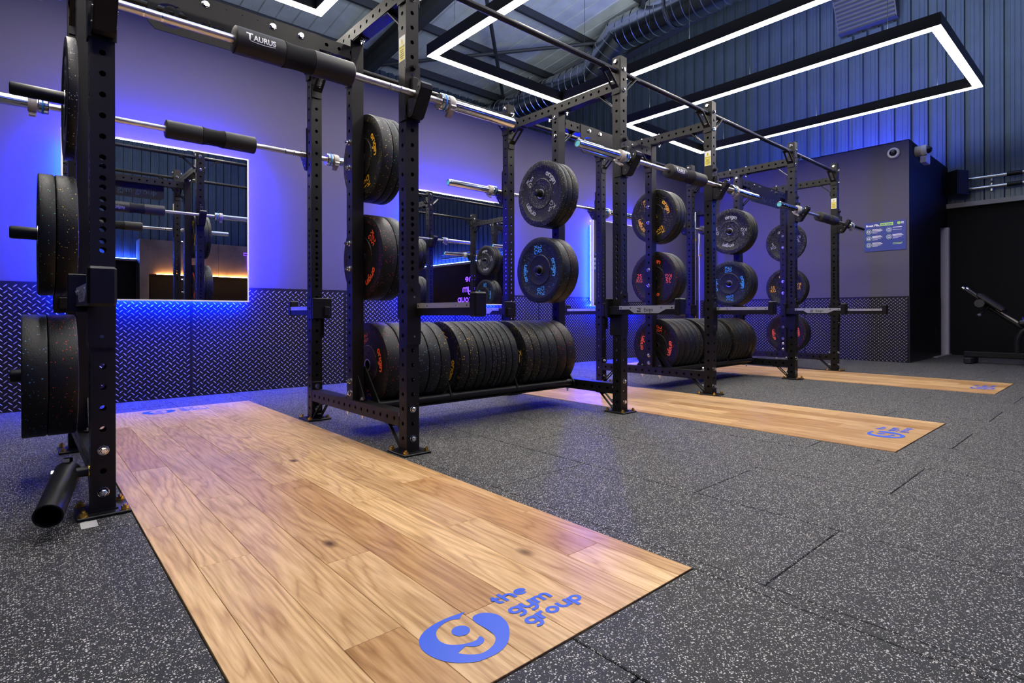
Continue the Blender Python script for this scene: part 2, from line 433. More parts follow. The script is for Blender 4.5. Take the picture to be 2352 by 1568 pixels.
def refine(V, Fc, ml):
    """split triangles until no edge is longer than ml, so that print can follow a round surface"""
    T = []
    for f in Fc:
        for k_ in range(1, len(f) - 1): T.append((V[f[0]][:2], V[f[k_]][:2], V[f[k_ + 1]][:2]))
    out = []
    while T:
        t_ = T.pop(); L = [math.dist(t_[i], t_[(i + 1) % 3]) for i in range(3)]; i = L.index(max(L))
        if L[i] <= ml: out.append(t_); continue
        a, b_, c_ = t_[i], t_[(i + 1) % 3], t_[(i + 2) % 3]; m_ = ((a[0] + b_[0]) / 2, (a[1] + b_[1]) / 2)
        T += [(a, m_, c_), (m_, b_, c_)]
    V2 = [p for t_ in out for p in t_]
    return V2, [(3 * i, 3 * i + 1, 3 * i + 2) for i in range(len(out))]
def text_mb(txt, size, fn, bold=0.02):
    V, Fc = font_mesh(txt, bold)
    return MB().add([fn(v[0] * size, v[1] * size) for v in V], Fc)
def put(mb, src, fn):
    """map a flat word onto a surface; overlapping strokes are lifted a little over one another"""
    out = []
    for u, v, k_ in src.v:
        p = Vector(fn(u, v))
        if k_:
            a = Vector(fn(u + .01, v)) - p; b_ = Vector(fn(u, v + .01)) - p
            p = p + a.cross(b_).normalized() * (k_ * .00025)
        out.append(tuple(p))
    mb.add(out, src.f)

# ================================================================== THE SETTING
YW, XE, XG, YF, XL = 2.58, 8.10, 10.20, -12.2, -4.0     # back wall, end wall, gable, far front wall, left wall
HP = 2.79                                               # partition height
ZD = 0.833                                              # dado height
YC = -0.27                                              # outer corner of the end block
X = [0.0, 1.109, 2.633, 3.744, 5.265, 6.368]            # rig frames
D, PW, HT = 1.064, 0.0635, 2.226                        # rig depth, tube width, height
H = PW / 2
PLAT = [(0.548, -1.447, 2.058), (3.197, -1.447, 2.058), (5.818, -1.440, 2.058)]
PHW = 0.4785

# ---- floor: a base slab, rubber tiles near the camera, sheet rubber beyond
tx0, tx1, ty0, ty1 = 1.073 - 4 * .4775, XG, -2.555, YW
fl = MB()
fl.box(XL, XG + 0.1, YF, 10.0, -0.08, -0.012)
for (a, b_, c_, d_) in ((XL, tx0, YF, YW), (tx0, tx1, YF, ty0), (XL, XG, YW, 10.0)):
    fl.box(a, b_, c_, d_, -0.012, 0.0)
floor = obj('floor', fl, 'rubber_floor', kind='structure')
def minus(r, p):
    x0, x1, y0, y1 = r; px0, px1, py0, py1 = p
    if px1 <= x0 or px0 >= x1 or py1 <= y0 or py0 >= y1: return [r]
    out = []
    if x0 < px0: out.append((x0, px0, y0, y1)); x0 = px0
    if x1 > px1: out.append((px1, x1, y0, y1)); x1 = px1
    if y0 < py0: out.append((x0, x1, y0, py0))
    if y1 > py1: out.append((x0, x1, py1, y1))
    return out
cache = {}
col = 0; xa = tx0
while xa < tx1 - 0.01:
    xb = min(xa + .4775, tx1); k = round((xa - 1.073) / .4775)
    y = -1.60 if k % 2 == 0 else -1.148
    while y > ty0: y -= .955
    while y < ty1 - 0.01:
        r = (xa, xb, max(y, ty0), min(y + .955, ty1)); y += .955
        if r[3] - r[2] < 0.02: continue
        if r[0] > XE + 0.05 and r[2] > YC: continue
        R_ = [r]
        for (cx, py0, py1) in PLAT:
            R_ = [q for rr in R_ for q in minus(rr, (cx - PHW - .0006, cx + PHW + .0006, py0 - .0006, py1 + .0006))]
        if not R_: continue
        mx_, my_ = r[0], r[2]
        key = tuple(tuple(round(v, 3) for v in (q[0] - mx_, q[1] - mx_, q[2] - my_, q[3] - my_)) for q in R_)
        if key not in cache:
            mb = MB()
            for q in key:
                if q[1] - q[0] < .012 or q[3] - q[2] < .012: mb.box(q[0], q[1], q[2], q[3], -.012, 0)
                else: mb.bbox(q[0] + .001, q[1] - .001, q[2] + .001, q[3] - .001, -.0119, 0, .0022)
            cache[key] = mb.mesh('tile'); cache[key].materials.append(MT['rubber_floor'])
        obj('tile', cache[key], 'rubber_floor', floor, (mx_, my_, random.uniform(-.0006, .0006)))
    xa = xb

# ---- partition walls with tread-plate dado
def tread(length, height, ox=0.0):
    """raised lozenges of a tread plate on the plane y = 0 facing -y"""
    V = []; Fc = []
    px, pz, L, Wd, h_ = .0462, .0405, .0150, .0028, .0013
    for j in range(int(height / pz)):
        for i in range(int(length / px)):
            for q in (0, 1):
                cx = (i + .25 + .5 * q) * px; cz = (j + .25 + .5 * q) * pz
                a = math.radians(42 if q else -42)
                ca, sa = math.cos(a), math.sin(a)
                o = len(V)
                for (u, v, yy) in ((-L, 0, 0), (-L * .4, -Wd, 0), (L * .4, -Wd, 0), (L, 0, 0), (L * .4, Wd, 0), (-L * .4, Wd, 0), (-L * .55, 0, -h_), (L * .55, 0, -h_)):
                    V.append((cx + u * ca - v * sa, yy, cz + u * sa + v * ca))
                Fc += [(o, o + 1, o + 6), (o + 1, o + 2, o + 7, o + 6), (o + 2, o + 3, o + 7), (o + 3, o + 4, o + 7), (o + 4, o + 5, o + 6, o + 7), (o + 5, o, o + 6)]
    me = bpy.data.meshes.new('tread_pattern'); me.from_pydata(V, [], Fc); me.materials.append(MT['dado_tread'])
    return me
wall_back = obj('wall_back', MB().box(XL, XE, YW, YW + .12, 0, HP), 'wall_paint', kind='structure')
pan = 1.22
xa = XE - 6 * pan - 0.0
tp = tread(pan, ZD - .01)
shp = MB().box(0, pan - .0015, -.005, 0, 0, ZD).mesh('dado_panel')
xs = [XE - (i + 1) * pan for i in range(9)]
for xx in xs:
    p = obj('dado_panel', shp, 'dado_base', wall_back, (xx, YW, 0))
    local('tread_pattern', tp, 'dado_tread', p, (0, -.005, .004), kind='stuff')
wall_end = obj('wall_end', MB().box(XE, XE + .1, YC, YW, 0, HP), 'wall_paint', kind='structure')
for i, (ya, wd) in enumerate(((YC, pan), (YC + pan, pan), (YC + 2 * pan, YW - YC - 2 * pan))):
    me = MB().box(0, wd - .0015, -.005, 0, 0, ZD).mesh('dado_panel')
    p = obj('dado_panel', me, 'dado_base', wall_end, (XE, ya + wd, 0), (0, 0, -PI / 2))
    local('tread_pattern', tp if wd == pan else tread(wd, ZD - .01), 'dado_tread', p, (0, -.005, .004), kind='stuff')
side = MB().box(XE + .002, 9.75, YC - .002, YC + .1, 0, HP).box(9.75, XG, YC - .002, YC + .1, 1.90, HP)
wall_side = obj('wall_side', side, 'dark_paint', kind='structure')
obj('dado_panel', MB().box(XE + .002, 9.75, YC - .006, YC - .002, 0, ZD).mesh('dado_panel'), 'black_satin', wall_side)
obj('end_cap', MB().box(XE, XG, YC, YW + .12, HP - .01, HP).mesh('end_cap'), 'dark_paint', wall_side)
door = obj('door_1', MB().box(9.76, 10.19, YC + .5, YC + .54, 0, 1.9), 'dark_paint', kind='structure')
obj('jamb', MB().box(10.10, 10.195, YC - .03, YC + .49, 0, 1.89).mesh('jamb'), 'lilac_paint', door)
obj('threshold', MB().box(9.3, 10.19, YC - .05, YC + .02, 0, .012).mesh('threshold'), 'grey_trim', door)
obj('light_switch', MB().bbox(9.42, 9.50, YC - .012, YC, .30, .42, .003).mesh('light_switch'), 'black_satin', wall_side)

# ---- gable and far walls: dark lower wall, ledge, ribbed metal cladding above
def ribbed(width, height, pitch=.22, flat=.140, depth=.045):
    """ribbed sheet in the plane y = 0 facing -y, x along width"""
    prof = []
    n = round(width / pitch)
    for i in range(n):
        a = i * pitch
        prof += [(a, 0), (a + .035, 0), (a + .038, .004), (a + .046, .004), (a + .049, 0), (a + .100, 0), (a + .103, .004), (a + .111, .004), (a + .114, 0),
                 (a + flat, 0), (a + flat + .010, depth), (a + pitch - .014, depth), (a + pitch - .004, 0)]
    prof.append((n * pitch, 0))
    V = [(x_, y_, 0) for x_, y_ in prof] + [(x_, y_, height) for x_, y_ in prof]
    k = len(prof)
    me = bpy.data.meshes.new('cladding_sheet'); me.from_pydata(V, [], [(i, i + 1, k + i + 1, k + i) for i in range(k - 1)])
    me.materials.append(MT['cladding']); return me
gable = obj('wall_gable', MB().box(XG, XG + .06, YF, YC + .1, 0, 2.17), 'dark_paint', kind='structure')
cs = ribbed(1.1, 6.6)
for i in range(21):
    obj('cladding_sheet', cs, 'cladding', gable, (XG + .04, YF + 1.1 * (i + 1), 2.2), (0, 0, -PI / 2))
led_ = obj('trim_1', MB().box(XG - .09, XG + .06, YF, YC, 2.17, 2.235), 'grey_trim', kind='structure')
obj('added_blue_strip', MB().box(XG - .06, XG - .045, YF + .1, YC - 1.3, 2.235, 2.245).mesh('added_blue_strip'), 'led_added_blue', led_, label='added blue strip on the ledge lighting the gable')  # strip added to light the gable cladding
front = obj('wall_front', MB().box(XL, XG, YF - .06, YF, 0, 2.17), 'dark_paint', kind='structure')
for i in range(13):
    obj('cladding_sheet', cs, 'cladding', front, (XL + 1.1 * (i + 1), YF - .04, 2.2), (0, 0, PI))
obj('ledge', MB().box(XL, XG - .1, YF, YF + .09, 2.17, 2.235).mesh('ledge'), 'grey_trim', front)
obj('added_blue_strip', MB().box(XL + .1, XG - .2, YF + .05, YF + .065, 2.235, 2.245).mesh('added_blue_strip'), 'led_added_blue', front)  # strip added to light the cladding across the room
eave = obj('wall_eave', MB().box(XL, XG, 10.0, 10.06, 0, 2.2), 'dark_paint', kind='structure')
for i in range(13):
    obj('cladding_sheet', cs, 'cladding', eave, (XL + 1.1 * i, 10.0, 2.2))
obj('wall_left', MB().box(XL - .1, XL, YF, 10.0, 0, 8.8), 'dark_paint', kind='structure')
# added strip, out of view on the end block, washes the gable above it
obj('added_blue_strip', MB().box(9.75, 9.77, YC + .3, YW - .1, HP, HP + .012).mesh('added_blue_strip'), 'led_added_blue', wall_side, label='added blue strip on top of the end block')

# added blue lamp, out of view on the end block, brightens the gable
ul = thing('added_uplight', 'small added blue lamp on top of the end block', 'light', (9.7, .6, HP))
obj('added_lamp_body', MB().bbox(9.62, 9.78, .50, .70, HP + .0005, HP + .08, .006).mesh('added_lamp_body'), 'black_satin', ul)
obj('added_lamp_lens', MB().box(9.64, 9.76, .52, .68, HP + .0805, HP + .083).mesh('added_lamp_lens'), 'led_added_flood', ul)

# ---- roof
SL = 0.10
def zr(y): return 7.05 - SL * (y - 4.85)
ang = -math.atan(SL)
ceil = obj('ceiling', MB().add([(XL, YF, zr(YF) + .12), (XG + .1, YF, zr(YF) + .12), (XG + .1, 10.1, zr(10.1) + .12), (XL, 10.1, zr(10.1) + .12)], [(0, 1, 2, 3)]), 'deck', kind='structure')
ln = (10.1 - YF) / math.cos(ang)
prof = []
for i in range(3):
    a = i / 3
    prof += [(a, 0), (a + .295, 0), (a + .305, .03), (a + .323, .03), (a + .333, 0)]
V = [(x_, 0, z_) for x_, z_ in prof] + [(x_, ln, z_) for x_, z_ in prof]
k = len(prof)
dk = bpy.data.meshes.new('deck_sheet'); dk.from_pydata(V, [], [(i, i + 1, k + i + 1, k + i) for i in range(k - 1)]); dk.materials.append(MT['deck'])
for i in range(15):
    obj('deck_sheet', dk, 'deck', ceil, (XL + i, YF, zr(YF)), (ang, 0, 0))
pm = MB().box(XL, XG, -.03, -.022, -.20, 0).box(XL, XG, -.03, .03, -.006, 0).box(XL, XG, -.085, -.022, -.20, -.194).mesh('purlin')
for i in range(12):
    y_ = 9.4 - i * 1.62
    obj('purlin', pm, 'steel_frame', ceil, (0, y_, zr(y_) - .002))
rb = MB()
for z0, z1, hw in ((-.62, -.60, .10), (-.22, -.20, .10), (-.60, -.22, .008)):
    rb.box(-hw, hw, 0, ln, z0, z1)
rbm = rb.mesh('rafter')
for x_ in (-0.4, 5.6, 10.0):
    obj('rafter', rbm, 'steel_frame', ceil, (x_, YF, zr(YF)), (ang, 0, 0))
for (a, b_) in (((5.6, 9.6), (10.0, 5.2)), ((5.6, 5.2), (10.0, 9.6)), ((-.4, 9.6), (5.6, 5.2)), ((5.6, 5.2), (10.0, 1.2)), ((5.6, 1.2), (10.0, 5.2))):
    p0 = (a[0], a[1], zr(a[1]) - .32); p1 = (b_[0], b_[1], zr(b_[1]) - .32)
    obj('brace', MB().cyl(p0, p1, .04, 10).mesh('brace'), 'steel_frame', ceil)

# ---- ventilation duct along the gable
duct = thing('spiral_duct', 'silver spiral ventilation duct with elbow under the roof', 'duct', (9.55, 5.6, 5.67))
def duct_run(name, p0, p1):
    P0, P1 = Vector(p0), Vector(p1); L = (P1 - P0).length; prof = []
    n = max(1, int(L / .19))
    for i in range(n):
        a = L * i / n
        prof += [(a, .345), (a + L / n - .03, .345), (a + L / n - .024, .358), (a + L / n - .008, .358)]
    prof.append((L, .345))
    mb = MB().lathe(prof, 32, 'z')
    mb.xf(Matrix.Translation(P0) @ (P1 - P0).to_track_quat('Z', 'Y').to_matrix().to_4x4())
    obj(name, mb.mesh(name, True), 'galvanised', duct)
duct_run('duct_run', (9.55, 9.95, 6.03), (9.55, 6.02, 6.03))
duct_run('duct_elbow', (9.55, 6.10, 6.0), (9.45, 5.20, 6.63))
duct_run('duct_run', (9.45, 5.28, 6.62), (9.45, -6.0, 6.62))
for y_ in (8.2, 3.9, 1.0):
    z_ = 6.03 if y_ > 6 else 6.62; dx_ = 9.55 if y_ > 6 else 9.45
    obj('hanger', MB().lathe([(-.02, .362), (-.02, .368), (.02, .368), (.02, .362)], 32, 'y', (dx_, y_, z_)).box(dx_ - .005, dx_ + .005, y_ - .01, y_ + .01, z_ + .366, zr(y_) - .02).mesh('hanger'), 'steel_frame', duct)

# ---- air intake on the gable
lv = thing('air_intake', 'tilted mesh-fronted air intake on the ribbed gable wall', 'vent', (XG, .75, 5.2))
obj('housing', MB().prism([(XG + .03, 5.28), (XG - .10, 5.30), (XG - .34, 5.75), (XG - .34, 6.5), (XG + .03, 6.5)], .34, 1.18, 'y').mesh('housing'), 'steel_frame', lv)
for i in range(9):
    t = i / 8
    obj('slat', MB().bbox(XG - .125 - .24 * t, XG - .10 - .24 * t, .36, 1.16, 5.29 + .45 * t, 5.312 + .45 * t, .003).mesh('slat'), 'steel_frame', lv)
for i in range(4):
    obj('flap', MB().bbox(XG - .02, XG + .01, .36 + .21 * i, .54 + .21 * i, 4.95, 5.24, .006).mesh('flap'), 'cladding', lv)

# ---- two conduit pipes and clamp on the gable
for z_, lab in ((2.56, 'upper steel conduit pipe running above the gable ledge'), (2.415, 'lower steel conduit pipe running just above the gable ledge')):
    pp = thing('conduit_pipe', lab, 'pipe', (XG - .07, -.35, z_), 'conduit pipes on the gable')
    obj('pipe', MB().cyl((XG - .07, -.30, z_), (XG - .07, -8.0, z_), .024, 14).mesh('pipe', True), 'galvanised', pp)
    for y_ in (-.95, -2.2, -3.4):
        obj('coupling', MB().cyl((XG - .07, y_, z_), (XG - .07, y_ - .16, z_), .032, 14).mesh('coupling', True), 'black_satin', pp)
    for y_ in (-.78, -1.9, -3.0):
        obj('clamp', MB().bbox(XG - .05, XG - .001, y_ - .012, y_ + .012, z_ - .06, z_ + .06, .003).mesh('clamp'), 'galvanised', pp)

# ================================================================== MIRRORS with back lighting
MIR = [(0.003, 1.149), (2.652, 3.798), (5.308, 6.454)]
ML = ['square wall mirror behind the nearest lifting bay', 'wall mirror behind the middle lifting bay', 'wall mirror behind the farthest lifting bay']
for i, (x0, x1) in enumerate(MIR):
    z0, z1 = .716, 1.836
    mr = thing('wall_mirror', ML[i], 'mirror', (x0, YW, z0), 'back-lit mirrors on the painted wall')
    obj('mirror_glass', MB().box(x0 + .010, x1 - .010, YW - .108, YW - .1075, z0 + .010, z1 - .010).mesh('mirror_glass'), 'mirror', mr)
    fr_ = MB()
    ya, yb = YW - .110, YW - .062
    fr_.box(x0, x1, ya, yb, z0, z0 + .010).box(x0, x1, ya, yb, z1 - .010, z1)
    fr_.box(x0, x0 + .010, ya, yb, z0 + .01, z1 - .01).box(x1 - .010, x1, ya, yb, z0 + .01, z1 - .01)
    fr_.box(x0 + .01, x1 - .01, YW - .107, yb, z0 + .01, z1 - .01)
    obj('frame', fr_.mesh('frame'), 'mirror_edge', mr, label='thin pale frame and backing of the mirror')
    obj('spacer', MB().box(x0 + .06, x1 - .06, YW - .062, YW - .001, z0 + .06, z1 - .06).mesh('spacer'), 'black_satin', mr)
    e_ = .010
    for (a0, a1, b0, b1, cn, lb) in ((x0 + e_, x1 - e_, z0 + e_, z0 + e_ + .012, 'led_cyan', 'cyan'), (x0 + e_, x1 - e_, z1 - e_ - .012, z1 - e_, 'led_violet', 'violet'),
                                     (x0 + e_, x0 + e_ + .012, z0 + .07, z1 - .07, 'led_cyan', 'cyan'), (x1 - e_ - .012, x1 - e_, z0 + .07, z1 - .07, 'led_violet', 'violet')):
        obj('led_strip', MB().box(a0, a1, YW - .060, YW - .046, b0, b1).mesh('led_strip'), cn, mr, label='%s LED strip behind the mirror edge' % lb)

# ================================================================== PENDANT LIGHT FRAMES
def led_frame(x0, x1, y0, y1, label):
    z0, hw, hh = 2.775, .035, .100
    t = thing('frame_light', label, 'pendant light', (x0, y0, z0), 'rectangular pendant light frames')
    for (a0, a1, b0, b1) in ((x0, x1, y0, y0 + 2 * hw), (x0, x1, y1 - 2 * hw, y1), (x0, x0 + 2 * hw, y0 + 2 * hw, y1 - 2 * hw), (x1 - 2 * hw, x1, y0 + 2 * hw, y1 - 2 * hw)):
        obj('housing', MB().box(a0, a1, b0, b1, z0 + .004, z0 + hh).mesh('housing'), 'black_satin', t)
    def ring(z, a, b_, name, mat):
        mb = MB()
        for (p0, p1, q0, q1) in ((x0 + a, x1 - a, y0 + a, y0 + b_), (x0 + a, x1 - a, y1 - b_, y1 - a), (x0 + a, x0 + b_, y0 + b_, y1 - b_), (x1 - b_, x1 - a, y0 + b_, y1 - b_)):
            mb.add([(p0, q0, z), (p1, q0, z), (p1, q1, z), (p0, q1, z)], [(0, 1, 2, 3)])
        return obj(name, mb.mesh(name), mat, t)
    ring(z0, .004, .068, 'diffuser', 'led_white')['label'] = 'glowing white diffuser strip'
    ring(z0 + hh + .001, .020, .052, 'added_up_strip', 'led_added_up')  # upward-facing strip added to brighten the roof
    for (a, b_) in ((x0 + hw, y0 + .35), (x0 + hw, y1 - .35), (x1 - hw, y0 + .35), (x1 - hw, y1 - .35), (x1 - hw, (y0 + y1) / 2), (x0 + hw, (y0 + y1) / 2)):
        obj('suspension_wire', MB().cyl((a, b_, z0 + hh), (a, b_, zr(b_)), .0022, 6).mesh('suspension_wire'), 'cable', t)
    return t
led_frame(-.215, 1.445, -1.19, 1.765, 'rectangular frame light over the nearest lifting bay')
led_frame(2.355, 3.990, -1.19, 1.785, 'rectangular frame light over the middle lifting bay')
led_frame(4.965, 6.680, -1.188, 1.755, 'rectangular frame light over the farthest lifting bay')
# ================================================================== LIFTING PLATFORMS
OUT = [(0.497, -1.241), (0.474, -1.238), (0.45, -1.236), (0.42, -1.238), (0.394, -1.246), (0.375, -1.259), (0.365, -1.274), (0.359, -1.292), (0.359, -1.313), (0.363, -1.332), (0.371, -1.35), (0.383, -1.366), (0.397, -1.378), (0.413, -1.388), (0.434, -1.392), (0.455, -1.393), (0.474, -1.389), (0.492, -1.38), (0.51, -1.364), (0.524, -1.347), (0.534, -1.328), (0.539, -1.305), (0.536, -1.288), (0.526, -1.274), (0.513, -1.266), (0.499, -1.266), (0.490, -1.274), (0.487, -1.292), (0.489, -1.315), (0.489, -1.336), (0.485, -1.351), (0.476, -1.362), (0.465, -1.369), (0.449, -1.374), (0.433, -1.374), (0.42, -1.367), (0.408, -1.355), (0.402, -1.345), (0.425, -1.337)]
INN = [(0.481, -1.247), (0.471, -1.255), (0.46, -1.249), (0.446, -1.247), (0.426, -1.252), (0.41, -1.263), (0.402, -1.276), (0.398, -1.293), (0.402, -1.309), (0.412, -1.321), (0.427, -1.33), (0.442, -1.335), (0.454, -1.335), (0.464, -1.33), (0.465, -1.342), (0.457, -1.350), (0.444, -1.352), (0.434, -1.348)]
LOGO = [(a - .449, b_ + 1.3145) for a, b_ in OUT + INN[::-1]]
def smooth_poly(P, sharp):
    n = len(P); out = []
    for i in range(n):
        p0, p1, p2, p3 = P[i - 1], P[i], P[(i + 1) % n], P[(i + 2) % n]
        out.append(p1)
        if i in sharp or (i + 1) % n in sharp: continue
        for t in (.33, .67):
            q = []
            for d in (0, 1):
                q.append(.5 * (2 * p1[d] + (p2[d] - p0[d]) * t + (2 * p0[d] - 5 * p1[d] + 4 * p2[d] - p3[d]) * t * t + (3 * p1[d] - p0[d] - 3 * p2[d] + p3[d]) * t ** 3))
            out.append(tuple(q))
    return out
LOGO = smooth_poly(LOGO, {0, len(OUT) - 1, len(OUT) - 2})
LOGO_T = [tuple(t) for t in tessellate_polygon([[Vector((u, v, 0)) for u, v in LOGO]])]
DOT = [(-.001 + .0185 * math.cos(2 * PI * i / 20), .0235 + .0175 * math.sin(2 * PI * i / 20)) for i in range(20)]
def emblem(mb, fn):
    mb.add([fn(u, v) for u, v in LOGO], LOGO_T)
    mb.add([fn(u, v) for u, v in DOT], [tuple(range(20))])
SEAMS = [0, .0615, .182, .3015, .4195, .5375, .6605, .7795, .8985, .957]
JOINTS = {0: (-.278, 1.0), 1: (-.65, .45, 1.5), 2: (-.106, -1.2, 1.15), 3: (-.836, .25, 1.35), 4: (-.098, .54, -1.25), 5: (-.47, .165, 1.5), 6: (-.84, .05, 1.1), 7: (-.39, -1.2, .75), 8: (-.9, .35)}
PLAB = ['oak lifting platform nearest the camera, logo at its front end', 'oak lifting platform through the middle rack bay', 'oak lifting platform at the farthest rack bay']
rnd = random.Random(21)
for n, (cx, y0, y1) in enumerate(PLAT):
    t = thing('lifting_platform', PLAB[n], 'platform', (cx, y0, 0), 'oak lifting platforms set into the floor')
    obj('underlay', MB().box(cx - PHW, cx + PHW, y0, y1, -.0119, -.006).mesh('underlay'), 'platform_edge', t)
    for i in range(9):
        if n == 0: js = JOINTS[i]
        else:
            js = []; yy = y0 + rnd.uniform(.2, 1.0)
            while yy < y1 - .2: js.append(yy); yy += rnd.uniform(.7, 1.3)
        ys = [y0] + sorted(js) + [y1]
        a, b_ = cx - PHW + SEAMS[i], cx - PHW + SEAMS[i + 1]
        for q in range(len(ys) - 1):
            cy = (ys[q] + ys[q + 1]) / 2; hx, hy_ = (b_ - a) / 2 - .0004, (ys[q + 1] - ys[q]) / 2 - .0004
            obj('board', MB().bbox(-hx, hx, -hy_, hy_, -.008, 0, .0007).mesh('board'), 'oak', t, ((a + b_) / 2, cy, .0025 + rnd.uniform(-.0002, .0002)))
    for (ox, oy) in ((cx - .099, -1.3145), (cx - .085, 1.935)):
        mb = MB(); emblem(mb, lambda u, v: (ox + u, oy + v, .0032))
        obj('emblem', mb.mesh('emblem'), 'logo_blue', t, label='printed blue round emblem')
        for t_, y_ in (('the', .047), ('gym', -.003), ('group', -.053)):
            wmb, wl = word(t_, .29); mb = MB(); put(mb, wmb, lambda u, v: (ox + .113 + u * .0314, oy + y_ + v * .0257, .0032))
            obj('wordmark', mb.mesh('wordmark'), 'logo_blue', t, label='printed blue word')

# ================================================================== THE RIG
rig = thing('power_rig', 'long black steel power rack rig standing across the three oak platforms', 'rack', (3.184, .532, 0))
ZH = [.067 + .065 * k_ for k_ in range(33)]
ZX = [.787 + .0325 + .065 * k_ - .0005 for k_ in range(5)]
def holed_strip(mb, zs, z0, z1, wd, fn, r=.0092, th=.004):
    """one wall of a square tube (u across, z along) with round holes; fn maps (u, z, depth)"""
    n = 12; zs = sorted(zs)
    if not zs: mb.add([fn(-wd, z0, 0), fn(wd, z0, 0), fn(wd, z1, 0), fn(-wd, z1, 0)], [(0, 1, 2, 3)]); return
    cuts = [z0] + [(a + b_) / 2 for a, b_ in zip(zs[:-1], zs[1:])] + [z1]
    for i, zc in enumerate(zs):
        a, b_ = cuts[i], cuts[i + 1]
        ring = [(r * math.cos(2 * PI * k_ / n + PI / n), zc + r * math.sin(2 * PI * k_ / n + PI / n)) for k_ in range(n)]
        outer = []
        for u, v in ring:
            du, dv = u, v - zc
            k_ = min(wd / abs(du) if abs(du) > 1e-9 else 1e9, ((b_ - zc) if dv > 0 else (zc - a)) / abs(dv) if abs(dv) > 1e-9 else 1e9)
            outer.append((du * k_, zc + dv * k_))
        V = [fn(u, v, 0) for u, v in ring] + [fn(u, v, 0) for u, v in outer] + [fn(u, v, th) for u, v in ring] + [fn(-wd, a, 0), fn(wd, a, 0), fn(wd, b_, 0), fn(-wd, b_, 0)]
        Fc = [(k_, (k_ + 1) % n, n + (k_ + 1) % n, n + k_) for k_ in range(n)] + [(k_, (k_ + 1) % n, 2 * n + (k_ + 1) % n, 2 * n + k_) for k_ in range(n)]
        # corner triangles between consecutive outer points on different sides
        for k_ in range(n):
            p, q = outer[k_], outer[(k_ + 1) % n]
            for ci, (cu, cv) in enumerate(((-wd, a), (wd, a), (wd, b_), (-wd, b_))):
                on = lambda t_: (abs(t_[0] - cu) < 1e-7, abs(t_[1] - cv) < 1e-7)
                if (on(p)[0] and on(q)[1]) or (on(p)[1] and on(q)[0]): Fc.append((n + k_, n + (k_ + 1) % n, 3 * n + ci))
        mb.add(V, Fc)
def raw_mesh(mb, name, mat):
    me = bpy.data.meshes.new(name); me.from_pydata(mb.v, [], mb.f); me.materials.append(MT[mat]); return me
def square_tube(zx, zy, z0, z1):
    """vertical tube; zx: holes in the +-x walls, zy: holes in the +-y walls"""
    mb = MB()
    holed_strip(mb, zy, z0, z1, H, lambda u, z, d: (u, -H + d, z)); holed_strip(mb, zy, z0, z1, H, lambda u, z, d: (-u, H - d, z))
    holed_strip(mb, zx, z0, z1, H, lambda u, z, d: (-H + d, -u, z)); holed_strip(mb, zx, z0, z1, H, lambda u, z, d: (H - d, u, z))
    mb.add([(-H, -H, z1), (H, -H, z1), (H, H, z1), (-H, H, z1)], [(0, 1, 2, 3)])
    return mb
zall = [z for z in ZH if z < 2.2] + ZX
post_me = raw_mesh(square_tube(zall, zall, .008, HT), 'post', 'black_metal')
mid_me = raw_mesh(square_tube([z for z in ZH if .22 < z < 2.0], [], .178, 2.018), 'mid_post', 'black_metal')
by = [.065 * k_ for k_ in range(-7, 8)]
beam_mb = square_tube(by, [], -(D / 2 - H - .004), D / 2 - H - .004).xf(Matrix.Rotation(-PI / 2, 4, 'X'))
beam_me = raw_mesh(beam_mb, 'cross_beam', 'black_metal')
bolt_mb = MB().lathe([(0, 0), (0, .0155), (.0022, .0155), (.0028, .0138)], 16, 'z')
bolt_mb.cyl((0, 0, .0025), (0, 0, .0105), .0112, 6); bolt_mb.lathe([(.0105, .0095), (.0122, .007), (.0122, 0)], 6, 'z')
bolt_me = bolt_mb.mesh('bolt'); bolt_me.materials.append(MT['chrome'])
nut_mb = MB().cyl((0, 0, 0), (0, 0, .003), .0155, 16).cyl((0, 0, .003), (0, 0, .013), .0125, 6).cyl((0, 0, .013), (0, 0, .026), .0068, 10)
nut_me = nut_mb.mesh('nut'); nut_me.materials.append(MT['chrome'])
FACE = {'-y': (PI / 2, 0, 0), '+y': (-PI / 2, 0, 0), '-x': (0, -PI / 2, 0), '+x': (0, PI / 2, 0), '+z': (0, 0, 0), '-z': (PI, 0, 0)}
def bolt(parent, loc, face, nut=False): return obj('nut' if nut else 'bolt', nut_me if nut else bolt_me, 'chrome', parent, loc, FACE[face])
bp_me = MB().bbox(-.068, .068, -.076, .076, 0, .009, .002).box(-H - .006, H + .006, -H - .006, H + .006, .009, .013).mesh('base_plate'); bp_me.materials.append(MT['black_satin'])
an_me = MB().cyl((0, 0, 0), (0, 0, .002), .014, 14).cyl((0, 0, .002), (0, 0, .012), .0105, 6).cyl((0, 0, .012), (0, 0, .018), .0055, 10).mesh('anchor_bolt'); an_me.materials.append(MT['brass'])
